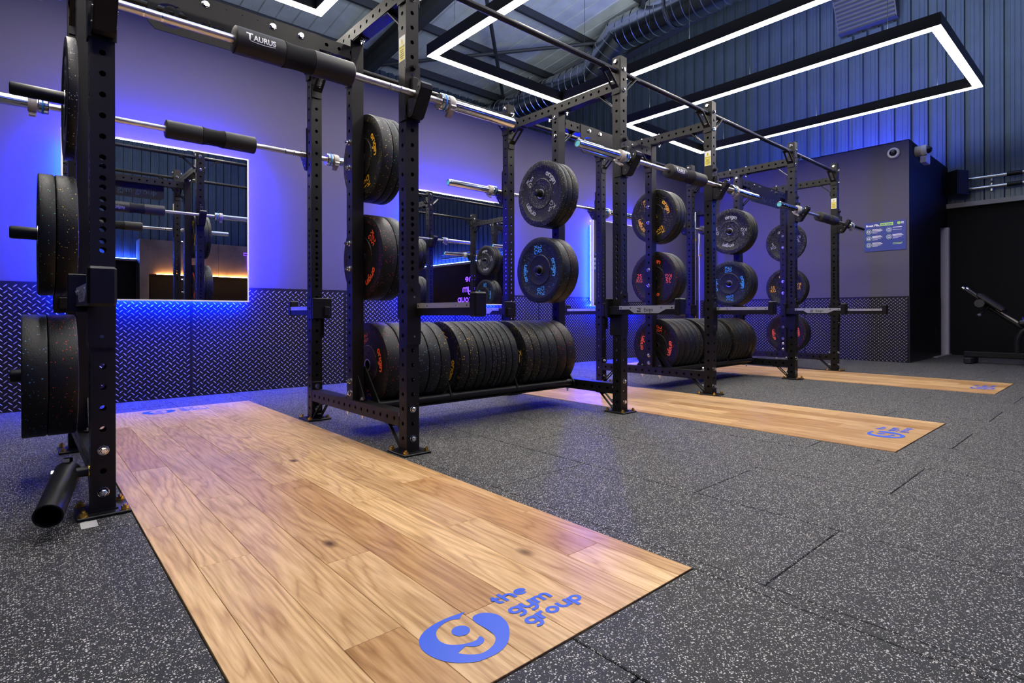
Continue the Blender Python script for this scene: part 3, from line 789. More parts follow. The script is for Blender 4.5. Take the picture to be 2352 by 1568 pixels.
# folded gusset: post face at y = 0, beam underside at z = 0, strut runs out along +y
def gusset_mesh(L=.112, Hh=.098, wd=.028):
    mb = MB(); t_ = .005
    mb.box(-wd, wd, 0, t_, -Hh - .035, -Hh + .006); mb.box(-wd, wd, L - .008, L + .028, -t_, 0)
    d = Vector((0, L - t_, Hh)).normalized(); nrm = Vector((0, -d.z, d.y))
    P0 = Vector((0, t_, -Hh)); ln_ = math.hypot(L - t_, Hh)
    for (u0, u1, s0, s1) in ((-wd, -wd + .015, 0, ln_), (wd - .015, wd, 0, ln_), (-wd + .015, wd - .015, 0, .030), (-wd + .015, wd - .015, ln_ - .022, ln_)):
        V = []
        for u in (u0, u1):
            for s_ in (s0, s1):
                for q in (0, t_): V.append(Vector((u, 0, 0)) + P0 + d * s_ + nrm * q)
        mb.add(V, [(0, 1, 3, 2), (4, 6, 7, 5), (0, 2, 6, 4), (1, 5, 7, 3), (0, 4, 5, 1), (2, 3, 7, 6)])
    me = mb.mesh('gusset'); me.materials.append(MT['black_metal']); return me
gus = gusset_mesh()
def gusset(parent, loc, direction):
    return obj('gusset', gus, 'black_metal', parent, loc, (0, 0, {'+y': 0, '-x': PI / 2, '-y': PI, '+x': -PI / 2}[direction]))
posts = {}
for i, x_ in enumerate(X):
    for j, y_ in enumerate((0, D)):
        p = obj('post', post_me, 'black_metal', rig, (x_, y_, 0)); posts[(i, j)] = p
        obj('base_plate', bp_me, 'black_satin', p, (x_, y_, 0.0005))
        for sx in (-1, 1):
            for sy in (-1, 1): obj('anchor_bolt', an_me, 'brass', p, (x_ + sx * .052, y_ + sy * .060, .0095))
        fy = '-y' if j == 0 else '+y'; oy = y_ - H if j == 0 else y_ + H
        iy = '+y' if j == 0 else '-y'; ny = y_ + H + .004 if j == 0 else y_ - H - .004
        for z_ in (.197, .067, 2.147, 2.017):
            bolt(p, (x_, oy, z_), fy); bolt(p, (x_, ny + (.002 if j == 0 else -.002), z_), iy, True)
        # flange plates where the cross beams meet the post
        for zc in (.1475, 2.050):
            obj('flange', MB().bbox(-.03, .03, -.002, .002, -.092, .092, .001).mesh('flange'), 'black_metal', p, (x_, ny - (.0018 if j == 0 else -.0018), zc - (.0 if zc > 1 else .015)))
        gusset(p, (x_, ny, .114), iy); gusset(p, (x_, ny, 2.018), iy)
    for zc in (.146, 2.050):
        bm_ = obj('cross_beam', beam_me, 'black_metal', rig, (x_, D / 2, zc))
    m_ = obj('mid_post', mid_me, 'black_metal', rig, (x_, D / 2, 0)); posts[(i, 2)] = m_
    for sy in (-1, 1):
        bolt(m_, (x_, D / 2 + sy * .085, .184), '+z'); bolt(m_, (x_, D / 2 + sy * .085, .1145), '-z', True)
        bolt(m_, (x_, D / 2 + sy * .085, 2.0825), '+z'); bolt(m_, (x_, D / 2 + sy * .085, 2.0125), '-z', True)
        obj('foot_tab', MB().prism([(D / 2 + sy * H, .179), (D / 2 + sy * .105, .179), (D / 2 + sy * .105, .19), (D / 2 + sy * H, .30)], x_ - .003, x_ + .003, 'x').mesh('foot_tab'), 'black_metal', m_)
        obj('head_tab', MB().box(x_ - .028, x_ + .028, D / 2 + (H if sy > 0 else -.105), D / 2 + (.105 if sy > 0 else -H), 2.013, 2.018).mesh('head_tab'), 'black_metal', m_)
    for z_ in (.262, .20): 
        bolt(m_, (x_ - H, D / 2, z_ + .012), '-x')
    for z_ in (1.985, 1.855): bolt(m_, (x_ - H, D / 2, z_), '-x')
# pull-up pipes, sign beams
pipe_cache = {}
for i in range(5):
    L = X[i + 1] - X[i]
    for j, y_ in enumerate((0, D)):
        me = pipe_cache.get(round(L, 3))
        if me is None:
            mb = MB().cyl((H + .002, 0, 0), (L - H - .002, 0, 0), .0165, 18)
            me = mb.mesh('pull_up_bar', True); me.materials.append(MT['black_metal']); pipe_cache[round(L, 3)] = me
        pb = obj('pull_up_bar', me, 'black_metal', rig, (X[i], y_, 2.138))
        for xx, dr, sg in ((X[i] + H, '+x', 1), (X[i + 1] - H, '-x', -1)):
            obj('end_plate', MB().bbox(-.0025, .0025, -.029, .029, -.115, .085, .001).mesh('end_plate'), 'black_metal', pb, (xx + sg * .0027, y_, 2.120))
            gusset(pb, (xx + sg * .005, y_, 2.124), dr)
            for z_ in (2.192, 2.042): bolt(pb, (xx + sg * .0052, y_, z_), dr)
def sign_plate(x0, x1, yy, zt, zb, n):
    """steel plate with the wordmark cut through it"""
    wd = x1 - x0
    cu = bpy.data.curves.new('sign', 'FONT'); cu.body = 'the gym group'; cu.size = .105; cu.align_x = 'CENTER'; cu.offset = .001; cu.resolution_u = 3
    o = bpy.data.objects.new('sign', cu); C.objects.link(o)
    dg = bpy.context.evaluated_depsgraph_get(); dg.update()
    me = bpy.data.meshes.new_from_object(o.evaluated_get(dg)); bpy.data.objects.remove(o)
    # boundary loops of the letters
    from collections import defaultdict
    ec = defaultdict(int); nxt = {}
    for p in me.polygons:
        vs = list(p.vertices)
        for a, b_ in zip(vs, vs[1:] + vs[:1]): ec[(a, b_)] += 1
    bd = {a: b_ for (a, b_) in ec if (b_, a) not in ec}
    loops = []; seen = set()
    for s0 in bd:
        if s0 in seen: continue
        L = []; c_ = s0
        while c_ not in seen and c_ in bd: seen.add(c_); L.append(c_); c_ = bd[c_]
        if len(L) > 2: loops.append([(me.vertices[q].co.x, me.vertices[q].co.y) for q in L])
    bpy.data.meshes.remove(me)
    cu2 = bpy.data.curves.new('sign', 'CURVE'); cu2.dimensions = '2D'; cu2.fill_mode = 'BOTH'; cu2.extrude = .0025
    def spl(P):
        s_ = cu2.splines.new('POLY'); s_.points.add(len(P) - 1)
        for q, (u, v) in zip(s_.points, P): q.co = (u, v, 0, 1)
        s_.use_cyclic_u = True
    hw, zz = wd / 2, zt - zb; c_ = .03
    nw, nd = .14, .028
    spl([(-hw, zz / 2), (-hw, -zz / 2 + .025), (-hw + .025, -zz / 2), (hw - .025, -zz / 2), (hw, -zz / 2 + .025), (hw, zz / 2), (nw, zz / 2), (nw, zz / 2 - nd), (-nw, zz / 2 - nd), (-nw, zz / 2)])
    sc = min(1.0, (wd - .18) / .72)
    for L in loops: spl([(u * sc + .065, v * sc - .055) for u, v in L])
    k_ = .62
    spl([(u * k_ - hw + .085, v * k_ - .03) for u, v in LOGO]); spl([(u * k_ - hw + .085, v * k_ - .03) for u, v in DOT])
    o = bpy.data.objects.new('sign', cu2); C.objects.link(o); dg = bpy.context.evaluated_depsgraph_get(); dg.update()
    me = bpy.data.meshes.new_from_object(o.evaluated_get(dg)); bpy.data.objects.remove(o)
    me.materials.clear(); me.materials.append(MT['black_metal'])
    return me
sign_me = None
for n, i in enumerate((0, 2, 4)):
    L = X[i + 1] - X[i]; zc = 1.953
    mb = square_tube([], [.065 * k_ - .52 for k_ in range(17)], -(L / 2 - H - .006), L / 2 - H - .006).xf(Matrix.Rotation(PI / 2, 4, 'Y'))
    sb = obj('sign_beam', raw_mesh(mb, 'sign_beam', 'black_metal'), 'black_metal', rig, (X[i] + L / 2, D / 2, zc))
    for xx in (X[i] + H, X[i + 1] - H):
        obj('end_plate', MB().bbox(-.003, .003, -.03, .03, -.10, .10, .001).mesh('end_plate'), 'black_metal', sb, (xx + (.003 if xx < X[i] + .5 else -.003), D / 2, zc - .03))
        gusset(sb, (xx + (.006 if xx < X[i] + .5 else -.006), D / 2, zc - H), '+x' if xx < X[i] + .5 else '-x')
    x0, x1 = X[i] + .195, X[i] + .905
    if sign_me is None: sign_me = sign_plate(x0, x1, 0, 1.985, 1.785, n)
    sp = obj('sign_plate', sign_me, 'black_metal', sb, ((x0 + x1) / 2, D / 2 - H - .0035, 1.885), (PI / 2, 0, 0), label='steel plate with a cut-through emblem and wordmark')
    for xx in (x0 + .09, x0 + .21, x1 - .22, x1 - .09):
        bolt(sb, (xx, D / 2 - H - .006, 1.952), '-y')
# storage pegs on the mid posts
PEGZ = {0: (1.437, .917, .397), 1: (1.437, .917), 2: (1.437, .917), 3: (1.437, .917), 4: (1.437, .917), 5: (1.437, .917, .397)}
PEGD = {0: -1, 1: 1, 2: -1, 3: 1, 4: -1, 5: 1}
pegm = MB().lathe([(0, .0), (0, .0235), (.178, .0235), (.184, .0215), (.186, .018), (.186, 0)], 20, 'x').mesh('plate_peg', True); pegm.materials.append(MT['black_satin'])
plm = MB().bbox(-.0, .005, -.029, .029, -.095, .095, .001).mesh('peg_plate'); plm.materials.append(MT['black_metal'])
for i in range(6):
    for z_ in PEGZ[i]:
        d_ = PEGD[i]
        pg = obj('plate_peg', pegm, 'black_satin', rig, (X[i] + d_ * (H + .005), D / 2, z_), (0, 0, 0 if d_ > 0 else PI))
        obj('peg_plate', plm, 'black_metal', rig, (X[i] + d_ * H, D / 2, z_), (0, 0, 0 if d_ > 0 else PI))
        for zz in (.065, -.065): bolt(posts[(i, 2)], (X[i] - H, D / 2, z_ + zz), '-x', True)
# plate trays near the floor
TRZ, TRR = .160, .021
def tray(i0, i1):
    a, b_ = X[i0] + H + .02, X[i1] - H - .02
    tr = obj('plate_tray', MB().box(a, b_, D / 2 - .12, D / 2 + .12, .118, .126).mesh('plate_tray'), 'black_metal', rig, (0, 0, 0))
    for yy in (D / 2 - .155, D / 2 + .155):
        obj('tray_tube', MB().cyl((a - .005, yy, TRZ), (b_ + .005, yy, TRZ), TRR, 16).mesh('tray_tube', True), 'black_metal', tr)
    for xx, sg in ((a - .008, 1), (b_ + .008, -1)):
        poly = [(D / 2 - .185, .135), (D / 2 + .185, .135), (D / 2 + .185, .165), (D / 2 + .03, .335), (D / 2 - .03, .335), (D / 2 - .185, .165)]
        mb = MB()
        # triangular end bracket with an opening: two legs and a foot
        for s_ in (-1, 1):
            mb.prism([(D / 2 + s_ * .185, .165), (D / 2 + s_ * .025, .345), (D / 2 + s_ * .0, .345), (D / 2 + s_ * .0, .300), (D / 2 + s_ * .12, .175), (D / 2 + s_ * .12, .135), (D / 2 + s_ * .185, .135)], xx - .004, xx + .004, 'x')
        mb.box(xx - .004, xx + .004, D / 2 - .12, D / 2 + .12, .135, .175)
        mb.box(xx - .0042, xx + .0042, D / 2 - .028, D / 2 + .028, .17, .345)
        obj('end_bracket', mb.mesh('end_bracket'), 'black_metal', tr)
    return tr
TRA = tray(1, 2); TRB = tray(3, 4)
# warning stickers on the +x-bay posts
stv = MB().box(-.0005, 0, -.026, .026, -.055, .055).mesh('warning_label'); stv.materials.append(MT['sticker_white'])
def wlabel(i):
    xf_ = X[i] - H - .0006
    s_ = obj('warning_label', stv, 'sticker_white', posts[(i, 0)], (xf_, 0, 1.795), label='white and yellow caution sticker')
    f_ = lambda u, v: (xf_ - .0008, -u, 1.795 + v)
    mb = MB().add([f_(-.023, -.052), f_(.023, -.052), f_(.023, .015), f_(-.023, .015)], [(0, 1, 2, 3)]).add([f_(-.014, .020), f_(.014, .020), f_(0, .047)], [(0, 1, 2)])
    obj('yellow_print', mb.mesh('yellow_print'), 'sticker_yellow', posts[(i, 0)])
    f2 = lambda u, v: (xf_ - .0011, -u, 1.795 + v)
    mb = text_mb('CAUTION', .0098, lambda u, v: f2(u, v + .004), .01)
    mb.add([f2(-.0012, .028), f2(.0012, .028), f2(.0016, .040), f2(-.0016, .040)], [(0, 1, 2, 3)]).add([f2(-.001, .024), f2(.001, .024), f2(.001, .0265), f2(-.001, .0265)], [(0, 1, 2, 3)])
    for k_, hw in enumerate((.015, .012, .017, .019, .011)):
        v0 = -.008 - .009 * k_; mb.add([f2(-hw, v0), f2(hw, v0), f2(hw, v0 + .003), f2(-hw, v0 + .003)], [(0, 1, 2, 3)])
    obj('black_print', mb.mesh('black_print'), 'ink', posts[(i, 0)])
for i in (1, 3, 5): wlabel(i)

# ================================================================== J-HOOKS, SAFETY ARMS
def jhook_proto():
    t = thing('bar_hook', 'x', 'bar hook')
    # local frame: post centre at origin, bar rests at (0, -.085, 0)
    local('back_plate', MB().prism([(-.036, -.10), (.036, -.10), (.036, .145), (.022, .165), (-.022, .165), (-.036, .145)], -H - .0065, -H - .0005, 'y').box(-.0375, -.0325, -H, H * .5, -.10, .13).mesh('back_plate'), 'black_metal', t)
    prof = [(-H - .006, -.088), (-.060, -.098), (-.080, -.092), (-.150, .010), (-.152, .028), (-.140, .040), (-.126, .036), (-.106, -.004), (-.098, -.0145), (-.072, -.0145), (-H - .006, -.008)]
    local('hook', MB().prism(prof, -.026, .026, 'x').mesh('hook'), 'black_plastic', t)
    pl_ = [(a * .97 - .0015, b_ * .97 - .002) for a, b_ in prof]
    for s_ in (-1, 1):
        local('cheek_plate', MB().prism(pl_, s_ * .026, s_ * .030, 'x').mesh('cheek_plate'), 'black_metal', t)
    for (yy, zz) in ((-.128, .018), (-.105, -.036), (-.068, -.068)):
        for s_ in (-1, 1):
            local('screw', MB().cyl((s_ * .030, yy, zz), (s_ * .0325, yy, zz), .0048, 8).mesh('screw'), 'chrome', t)
    local('keeper', MB().bbox(-.016, .016, -H - .034, -H - .006, -.004, .085, .004).mesh('keeper'), 'black_plastic', t)
    local('locking_pin', MB().cyl((0, -H - .006, .135), (0, -H - .026, .135), .011, 10).cyl((0, -H - .0, .135), (0, -H - .012, .135), .014, 12).mesh('locking_pin', True), 'black_satin', t)
    for zz in (.105, .06): local('screw', MB().cyl((0, -H - .006, zz), (0, -H - .009, zz), .0052, 8).mesh('screw'), 'chrome', t)
    return t
BAY = [(0, 1, 'nearest'), (2, 3, 'middle'), (4, 5, 'farthest')]
ZB = 1.572
hk = jhook_proto(); first = True
def place(proto, state, loc, rz, label, group):
    o = proto if state[0] else copy_tree(proto)
    state[0] = False
    o.location = loc; WL[o] = Vector(loc); o.rotation_euler = (0, 0, rz); o['label'] = label; o['group'] = group
    return o
st_h = [True]
for a, b_, nm in BAY:
    for j, sd in ((0, 'front'), (1, 'wall-side')):
        for i, lr in ((a, 'left'), (b_, 'right')):
            place(hk, st_h, (X[i], D if j else 0, ZB), PI if j else 0, 'black bar hook on the %s %s post of the %s bay' % (sd, lr, nm), 'bar hooks holding the barbells')
def arm_proto(sd):
    """safety arm for a front post; sd = +1 when it hangs on the post's +x side"""
    t = thing('safety_arm', 'x', 'safety arm')
    xo = sd * .040
    local('arm', MB().bbox(xo - .025, xo + .025, -.455, -.0385, -.031, .019, .002).mesh('arm'), 'black_metal', t)
    local('tail_plate', MB().bbox(min(sd * .0328, sd * .0650), max(sd * .0328, sd * .0650), -.0385, .068, -.031, .019, .002).mesh('tail_plate'), 'black_metal', t)
    cv = MB().box(xo - .0262, xo + .0262, -.430, -.045, .019, .0225)
    for s_ in (-1, 1):
        cv.box(xo + s_ * .0252, xo + s_ * .0268, -.430, -.045, .001, .0225)
    q = xo + sd * .0268; q2 = xo + sd * .0252
    cv.prism([(-.375, .001), (-.12, .001), (-.155, -.022), (-.325, -.022)], min(q, q2), max(q, q2), 'x')
    local('wear_strip', cv.mesh('wear_strip'), 'stainless', t, label='bright steel wear strip along the arm')
    for yy in (-.06, -.13, -.345, -.415):
        for s_ in (-1, 1): local('screw', MB().cyl((xo + s_ * .0268, yy, .010), (xo + s_ * .029, yy, .010), .0042, 8).mesh('screw'), 'chrome', t)
    fx = xo + sd * .0272
    fn = (lambda u, v: (fx, -.24 - u, -.0145 + v)) if sd < 0 else (lambda u, v: (fx, -.24 + u, -.0145 + v))
    mb = text_mb('Exigo', .030, lambda u, v: fn(u + .018, v + .003), .006)
    for (u0, u1, v0, v1) in ((-.062, -.036, .018, .023), (-.054, -.036, .009, .014), (-.062, -.036, .0, .005), (-.0625, -.057, .0, .012)):
        mb.add([fn(u0, v0), fn(u1, v0), fn(u1, v1), fn(u0, v1)], [(0, 1, 2, 3)])
    local('maker_name', mb.mesh('maker_name'), 'ink', t)
    local('end_stop', MB().bbox(xo - .030, xo + .030, -.47, -.43, -.036, .062, .006).mesh('end_stop'), 'black_metal', t)
    pm_ = [(-.032, -.16), (.030, -.16), (.038, -.14), (.038, .10), (.026, .118), (-.020, .118), (-.032, .10)]
    local('bracket', MB().prism([(u * sd, v) for u, v in pm_], -H - .0065, -H - .0005, 'y').box(min(sd * (H + .0008), sd * (H + .004)), max(sd * (H + .0008), sd * (H + .004)), -H - .006, H + .02, -.16, .06).mesh('bracket'), 'black_metal', t)
    local('back_catch', MB().bbox(min(-sd * .03, sd * (H + .052)), max(-sd * .03, sd * (H + .052)), H + .001, H + .02, -.05, .07, .003).mesh('back_catch'), 'black_metal', t)
    local('locking_pin', MB().cyl((0, -H - .006, .085), (0, -H - .022, .085), .011, 12).mesh('locking_pin', True), 'black_satin', t)
    for zz in (.05, -.125): local('screw', MB().cyl((sd * .004, -H - .006, zz), (sd * .004, -H - .009, zz), .0055, 8).mesh('screw'), 'chrome', t)
    return t
ZA = .643
ap = {1: arm_proto(1), -1: arm_proto(-1)}; stt = {1: [True], -1: [True]}
for a, b_, nm in BAY:
    for j, sd in ((0, 'front'), (1, 'wall-side')):
        for i, lr, sg in ((a, 'left', -1), (b_, 'right', 1)):
            kind = sg if j == 0 else -sg
            place(ap[kind], stt[kind], (X[i], D if j else 0, ZA + (.0325 if i == 0 else 0)), PI if j else 0, 'black safety arm on the %s %s post of the %s bay' % (sd, lr, nm), 'safety spotter arms')

# ================================================================== BARBELLS, CLIPS, PADS
def barbell_proto():
    t = thing('barbell', 'x', 'barbell')
    local('shaft', MB().cyl((-.66, 0, 0), (.66, 0, 0), .0142, 20).mesh('shaft', True), 'steel', t)
    for s_ in (-1, 1):
        sl = local('sleeve', MB().lathe([(s_ * .655, .0), (s_ * .655, .034), (s_ * .659, .037), (s_ * .672, .037), (s_ * .673, .0345), (s_ * .676, .0345), (s_ * .677, .037), (s_ * .690, .037), (s_ * .694, .034), (s_ * .694, .025), (s_ * 1.097, .025), (s_ * 1.1, .0225), (s_ * 1.1, .019), (s_ * 1.096, .019)], 28, 'x').mesh('sleeve', True), 'chrome', t)
        local('end_cap', MB().lathe([(s_ * 1.0965, .0195), (s_ * 1.0965, 0)], 24, 'x').mesh('end_cap'), 'cyan_cap', sl, label='blue end cap')
        local('collar_band', MB().lathe([(s_ * .6735, .0345), (s_ * .6735, .0378), (s_ * .6805, .0378), (s_ * .6805, .0345)], 28, 'x').mesh('collar_band'), 'blue_band', sl, label='blue ring round the collar')
        for q in (.405, .455):
            local('ring_mark', MB().lathe([(s_ * q, .0138), (s_ * q, .01445), (s_ * (q + .005), .01445), (s_ * (q + .005), .0138)], 20, 'x').mesh('ring_mark'), 'chrome', t)
    return t
def clip_proto():
    t = thing('barbell_clip', 'x', 'barbell clip')
    ring_ = MB().lathe([(-.016, .0255), (-.016, .0355), (-.013, .0375), (.013, .0375), (.016, .0355), (.016, .0255), (-.016, .0255)], 26, 'x')
    local('clamp_ring', ring_.mesh('clamp_ring', True), 'clip_grey', t)
    local('lever', MB().prism([(-.036, -.012), (-.030, -.036), (.006, -.060), (.016, -.055), (.004, -.038), (-.022, -.024), (-.030, -.004)], -.012, .012, 'x').mesh('lever'), 'clip_grey', t)
    local('hinge', MB().cyl((-.0145, -.033, -.018), (.0145, -.033, -.018), .0065, 10).mesh('hinge', True), 'steel', t)
    return t
def pad_proto():
    t = thing('barbell_pad', 'x', 'barbell pad')
    def half(a, b_): return MB().lathe([(a, .015), (a, .040), (a + .004, .0465), (b_ - .004, .0465), (b_, .042), (b_, .015)], 32, 'x').mesh('foam_half', True)
    local('foam_half', half(-.218, -.048), 'foam', t); local('foam_half', half(.055, .218), 'foam', t)
    local('strap', MB().lathe([(-.050, .0475), (-.03, .0440), (0, .0425), (.03, .0435), (.057, .0475)], 32, 'x').mesh('strap', True), 'strap', t)
    R0 = .0471; a0 = math.radians(186)      # angle round the bar, measured so that the word faces the lifter
    def fn(u, v):
        an = a0 - v / R0
        return (-.135 + u, R0 * math.cos(an), R0 * math.sin(an))
    mb = MB()
    V, Fc = refine(*font_mesh('AURUS', .03), .25); mb.add([fn(v[0] * .0238 + .0085, v[1] * .027 * (1 - .5 * 0)) for v in V], Fc)
    V, Fc = refine(*font_mesh('T', .035), .2); mb.add([fn(v[0] * .034 - .0415, v[1] * .034) for v in V], Fc)
    sw = MB(); ribbon(sw, [(-.040 + .085 * k_ / 10, -.0035 - .0030 * math.sin(PI * k_ / 10)) for k_ in range(11)], .0022)
    put(mb, sw, fn)
    local('maker_name', mb.mesh('maker_name'), 'text_white', t, label='white lettering')
    return t
bb, cl, pd = barbell_proto(), clip_proto(), pad_proto()
sb_, sc_, sp_ = [True], [True], [True]
BARS = [(.557, -.085, 0, 'front', 'nearest'), (.560, D + .085, 1, 'wall-side', 'nearest'), (3.240, -.085, 0, 'front', 'middle'), (3.225, D + .085, 1, 'wall-side', 'middle'), (5.868, -.085, 0, 'front', 'farthest'), (5.830, D + .085, 1, 'wall-side', 'farthest')]
for cx, yy, j, sd, nm in BARS:
    zb = ZB + .0005
    place(bb, sb_, (cx, yy, zb), 0, 'chrome barbell on the %s hooks of the %s bay' % (sd, nm), 'barbells racked on the hooks')
    for s_, lr in ((-1, 'left'), (1, 'right')):
        c_ = place(cl, sc_, (cx + s_ * .712, yy, zb), 0 if s_ > 0 else PI, 'grey clamp clip on the %s end of the %s barbell in the %s bay' % (lr, sd, nm), 'barbell clips')
    p_ = place(pd, sp_, (cx + .022, yy, zb), 0, 'black foam pad on the %s barbell of the %s bay' % (sd, nm), 'foam barbell pads')
    if j == 1 or nm == 'farthest': p_.rotation_euler = (PI * .9, 0, 0)

# ================================================================== WEIGHT PLATES
KIND = {25: ('red', .082), 20: ('blue', .070), 15: ('yellow', .060), 10: ('green', .046), 5: ('grey', .030)}
def plate_mesh(t):
    h_ = t / 2; R0 = .2245; e_ = min(.005, t * .12)
    half = [(.026, h_ - .003), (.046, h_ - .003), (.048, h_ - .001), (.094, h_ - .001), (.097, h_ + .0005), (.101, h_ + .0005), (.105, h_ - .003), (.180, h_ - .003), (.184, h_ - .0005), (.190, h_), (R0 - e_, h_), (R0 - e_ * .3, h_ - e_ * .3), (R0, h_ - e_)]
    prof = [(-x_, r_) for r_, x_ in half] + [(x_, r_) for r_, x_ in half[::-1]] + [(-half[0][1], half[0][0])]
    return MB().lathe(prof, 56, 'x').mesh('weight_plate', True)
def plate_letters(kg, t):
    out = []; wmb, wl = word('origin', .29)
    for side in (-1, 1):
        xf_ = side * (t / 2 - .0018)
        def pol(r_, a): return (xf_, (1 if side > 0 else -1) * r_ * math.cos(a), r_ * math.sin(a))
        for th in (PI / 2, -PI / 2):
            s_ = .0260; mb = MB()
            put(mb, wmb, lambda u, v: pol(.1285 + v * s_, th - (u - wl / 2) * s_ / .142))
            out.append(('wordmark', mb.mesh('wordmark')))
        for th in (0, PI):
            mb = MB()
            sg = 1 if th else -1                       # the mark on the left reads upright, the opposite one upside down
            def flat(u, v): return (xf_, (1 if side > 0 else -1) * (-sg * .1425 + sg * u), sg * v)
            V, Fc = font_mesh(str(kg), .010); mb.add([flat(v[0] * .050, v[1] * .050 + .003) for v in V], Fc)
            V, Fc = font_mesh('KG', .006); mb.add([flat(v[0] * .046, v[1] * .046 - .034) for v in V], Fc)
            out.append(('weight_mark', mb.mesh('weight_mark')))
    return out
PP = {}
for kg, (cn, t) in KIND.items():
    o = thing('weight_plate', 'x', 'weight plate')
    local('disc', plate_mesh(t), 'plate_' + cn, o)
    for nm_l, me_l in plate_letters(kg, t): local(nm_l, me_l, 'text_' + cn, o, label='%s raised lettering' % cn)
    local('hub_ring', MB().lathe([(-t / 2 + .001, .0262), (-t / 2 + .001, .033), (-t / 2 - .0005, .033), (-t / 2 - .0005, .0262), (t / 2 + .0005, .0262), (t / 2 + .0005, .033), (t / 2 - .001, .033)], 28, 'x').mesh('hub_ring', True), 'steel', o)
    PP[kg] = [o, [True]]
def plate(kg, x_, y_, z_, roll, label, group):
    o, st = PP[kg]
    q = place(o, st, (x_, y_, z_), 0, label, group); q.rotation_euler = (math.radians(roll), 0, 0); return q
LV = {1.437: 'upper', .917: 'middle', .397: 'lower'}
def stack(i, z_, kgs, rolls, where):
    d_ = PEGD[i]; x_ = X[i] + d_ * (H + .006)
    zc = z_ - .0025
    for n, (kg, rl) in enumerate(zip(kgs, rolls)):
        t = KIND[kg][1]
        pos = '' if len(kgs) == 1 else (', against the post' if n == 0 else (', outermost' if n == len(kgs) - 1 else ', middle plate'))
        plate(kg, x_ + d_ * t / 2, D / 2, zc, rl, '%d kg %s-flecked plate on %s%s' % (kg, KIND[kg][0], where, pos), 'bumper plates on the storage pegs')
        x_ += d_ * (t + .0015)
stack(0, 1.437, (5,), (20,), 'the top peg left of the rig'); stack(0, .917, (15, 10), (10, 60), 'the middle peg left of the rig'); stack(0, .397, (25, 20), (80, 30), 'the bottom peg left of the rig')
w1 = 'storage gap between the nearest bays'
stack(1, 1.437, (15, 10, 5), (70, 20, 50), 'the upper left peg of the near gap'); stack(1, .917, (25, 20), (-40, 10), 'the lower left peg of the near gap')
stack(2, 1.437, (15, 10, 5), (30, 10, 45), 'the upper right peg of the near gap'); stack(2, .917, (25, 20), (60, 84), 'the lower right peg of the near gap')
stack(3, 1.437, (15, 10, 5), (62, 60, 20), 'the upper left peg of the far gap'); stack(3, .917, (25, 20), (2, 80), 'the lower left peg of the far gap')
stack(4, 1.437, (15, 10, 5), (10, 0, 6), 'the upper right peg of the far gap'); stack(4, .917, (25, 20), (60, 86), 'the lower right peg of the far gap')
stack(5, 1.437, (5,), (-12,), 'the top peg right of the rig'); stack(5, .917, (15, 10), (-6, 60), 'the middle peg right of the rig'); stack(5, .397, (25, 20), (80, 30), 'the bottom peg right of the rig')
ORD = ['first', 'second', 'third', 'fourth', 'fifth', 'sixth', 'seventh', 'eighth', 'ninth', 'tenth', 'eleventh', 'twelfth', 'thirteenth', 'fourteenth', 'fifteenth', 'sixteenth', 'seventeenth', 'eighteenth', 'nineteenth', 'twentieth']
ROW = [25, 25, 20, 20, 15, 0, 15, 15, 10, 10, 5, 5, 5, 10, 10, 0, 15, 15, 20, 20, 25, 25]
ZP = TRZ + math.sqrt((.2245 + TRR) ** 2 - .155 ** 2)
for tr, i0, i1, nm in ((TRA, 1, 2, 'near'), (TRB, 3, 4, 'far')):
    tot = sum(KIND[k_][1] + .004 for k_ in ROW if k_)
    a, b_ = X[i0] + H + .035, X[i1] - H - .035
    gp = (b_ - a - tot) / 2; x_ = a; n = 0
    for k_ in ROW:
        if k_ == 0:
            xm = x_ + gp / 2
            pts = [(xm, D / 2 - .178, TRZ)] + [(xm, D / 2 - .178 + .10 * s_, TRZ + .22 * s_) for s_ in (.2, .5, 1.0)] + [(xm, D / 2 + .078, TRZ + .22), (xm, D / 2 + .178, TRZ)]
            obj('divider', MB().tube(pts, .0065, 8).mesh('divider', True), 'black_metal', tr)
            x_ += gp; continue
        t = KIND[k_][1]
        plate(k_, x_ + t / 2, D / 2, ZP, rnd.uniform(0, 360) if n else (76 if nm == 'near' else 98), '%d kg bumper plate, %s from the left on the %s floor tray' % (k_, ORD[n], nm), 'bumper plates in the floor trays')
        x_ += t + .004; n += 1

# ================================================================== SMALL THINGS
lm = thing('landmine_attachment', 'black open steel tube pinned to the foot of the nearest post', 'landmine', (-.09, 0, .02))
def tube_open(p0, p1, r, ri):
    P0, P1 = Vector(p0), Vector(p1); L = (P1 - P0).length
    mb = MB().lathe([(0, 0), (0, r), (L, r), (L, ri), (.01, ri), (.01, 0)], 28, 'z')
    return mb.xf(Matrix.Translation(P0) @ (P1 - P0).to_track_quat('Z', 'Y').to_matrix().to_4x4())
obj('sleeve_tube', tube_open((-.083, .035, .132), (-.137, -.205, .072), .0345, .030).mesh('sleeve_tube', True), 'black_satin', lm)
obj('pivot_pin', MB().cyl((-.083, 0, .132), (-H - .0005, 0, .132), .0155, 16).mesh('pivot_pin', True), 'black_satin', lm)
obj('pin_washer', MB().cyl((-H - .004, 0, .132), (-H - .0006, 0, .132), .019, 18).mesh('pin_washer', True), 'brass', lm)
obj('swivel_bolt', MB().cyl((-.083, .025, .165), (-.083, .025, .176), .012, 6).mesh('swivel_bolt'), 'chrome', lm)
obj('swivel_bolt', MB().cyl((-.110, .02, .135), (-.124, .02, .135), .011, 6).mesh('swivel_bolt'), 'chrome', lm)
obj('floor_tape', MB().box(-.062, -.022, -.150, -.086, .0007, .0013), 'tape', label='small grey tape patch on the rubber floor by the nearest post', cat='tape')

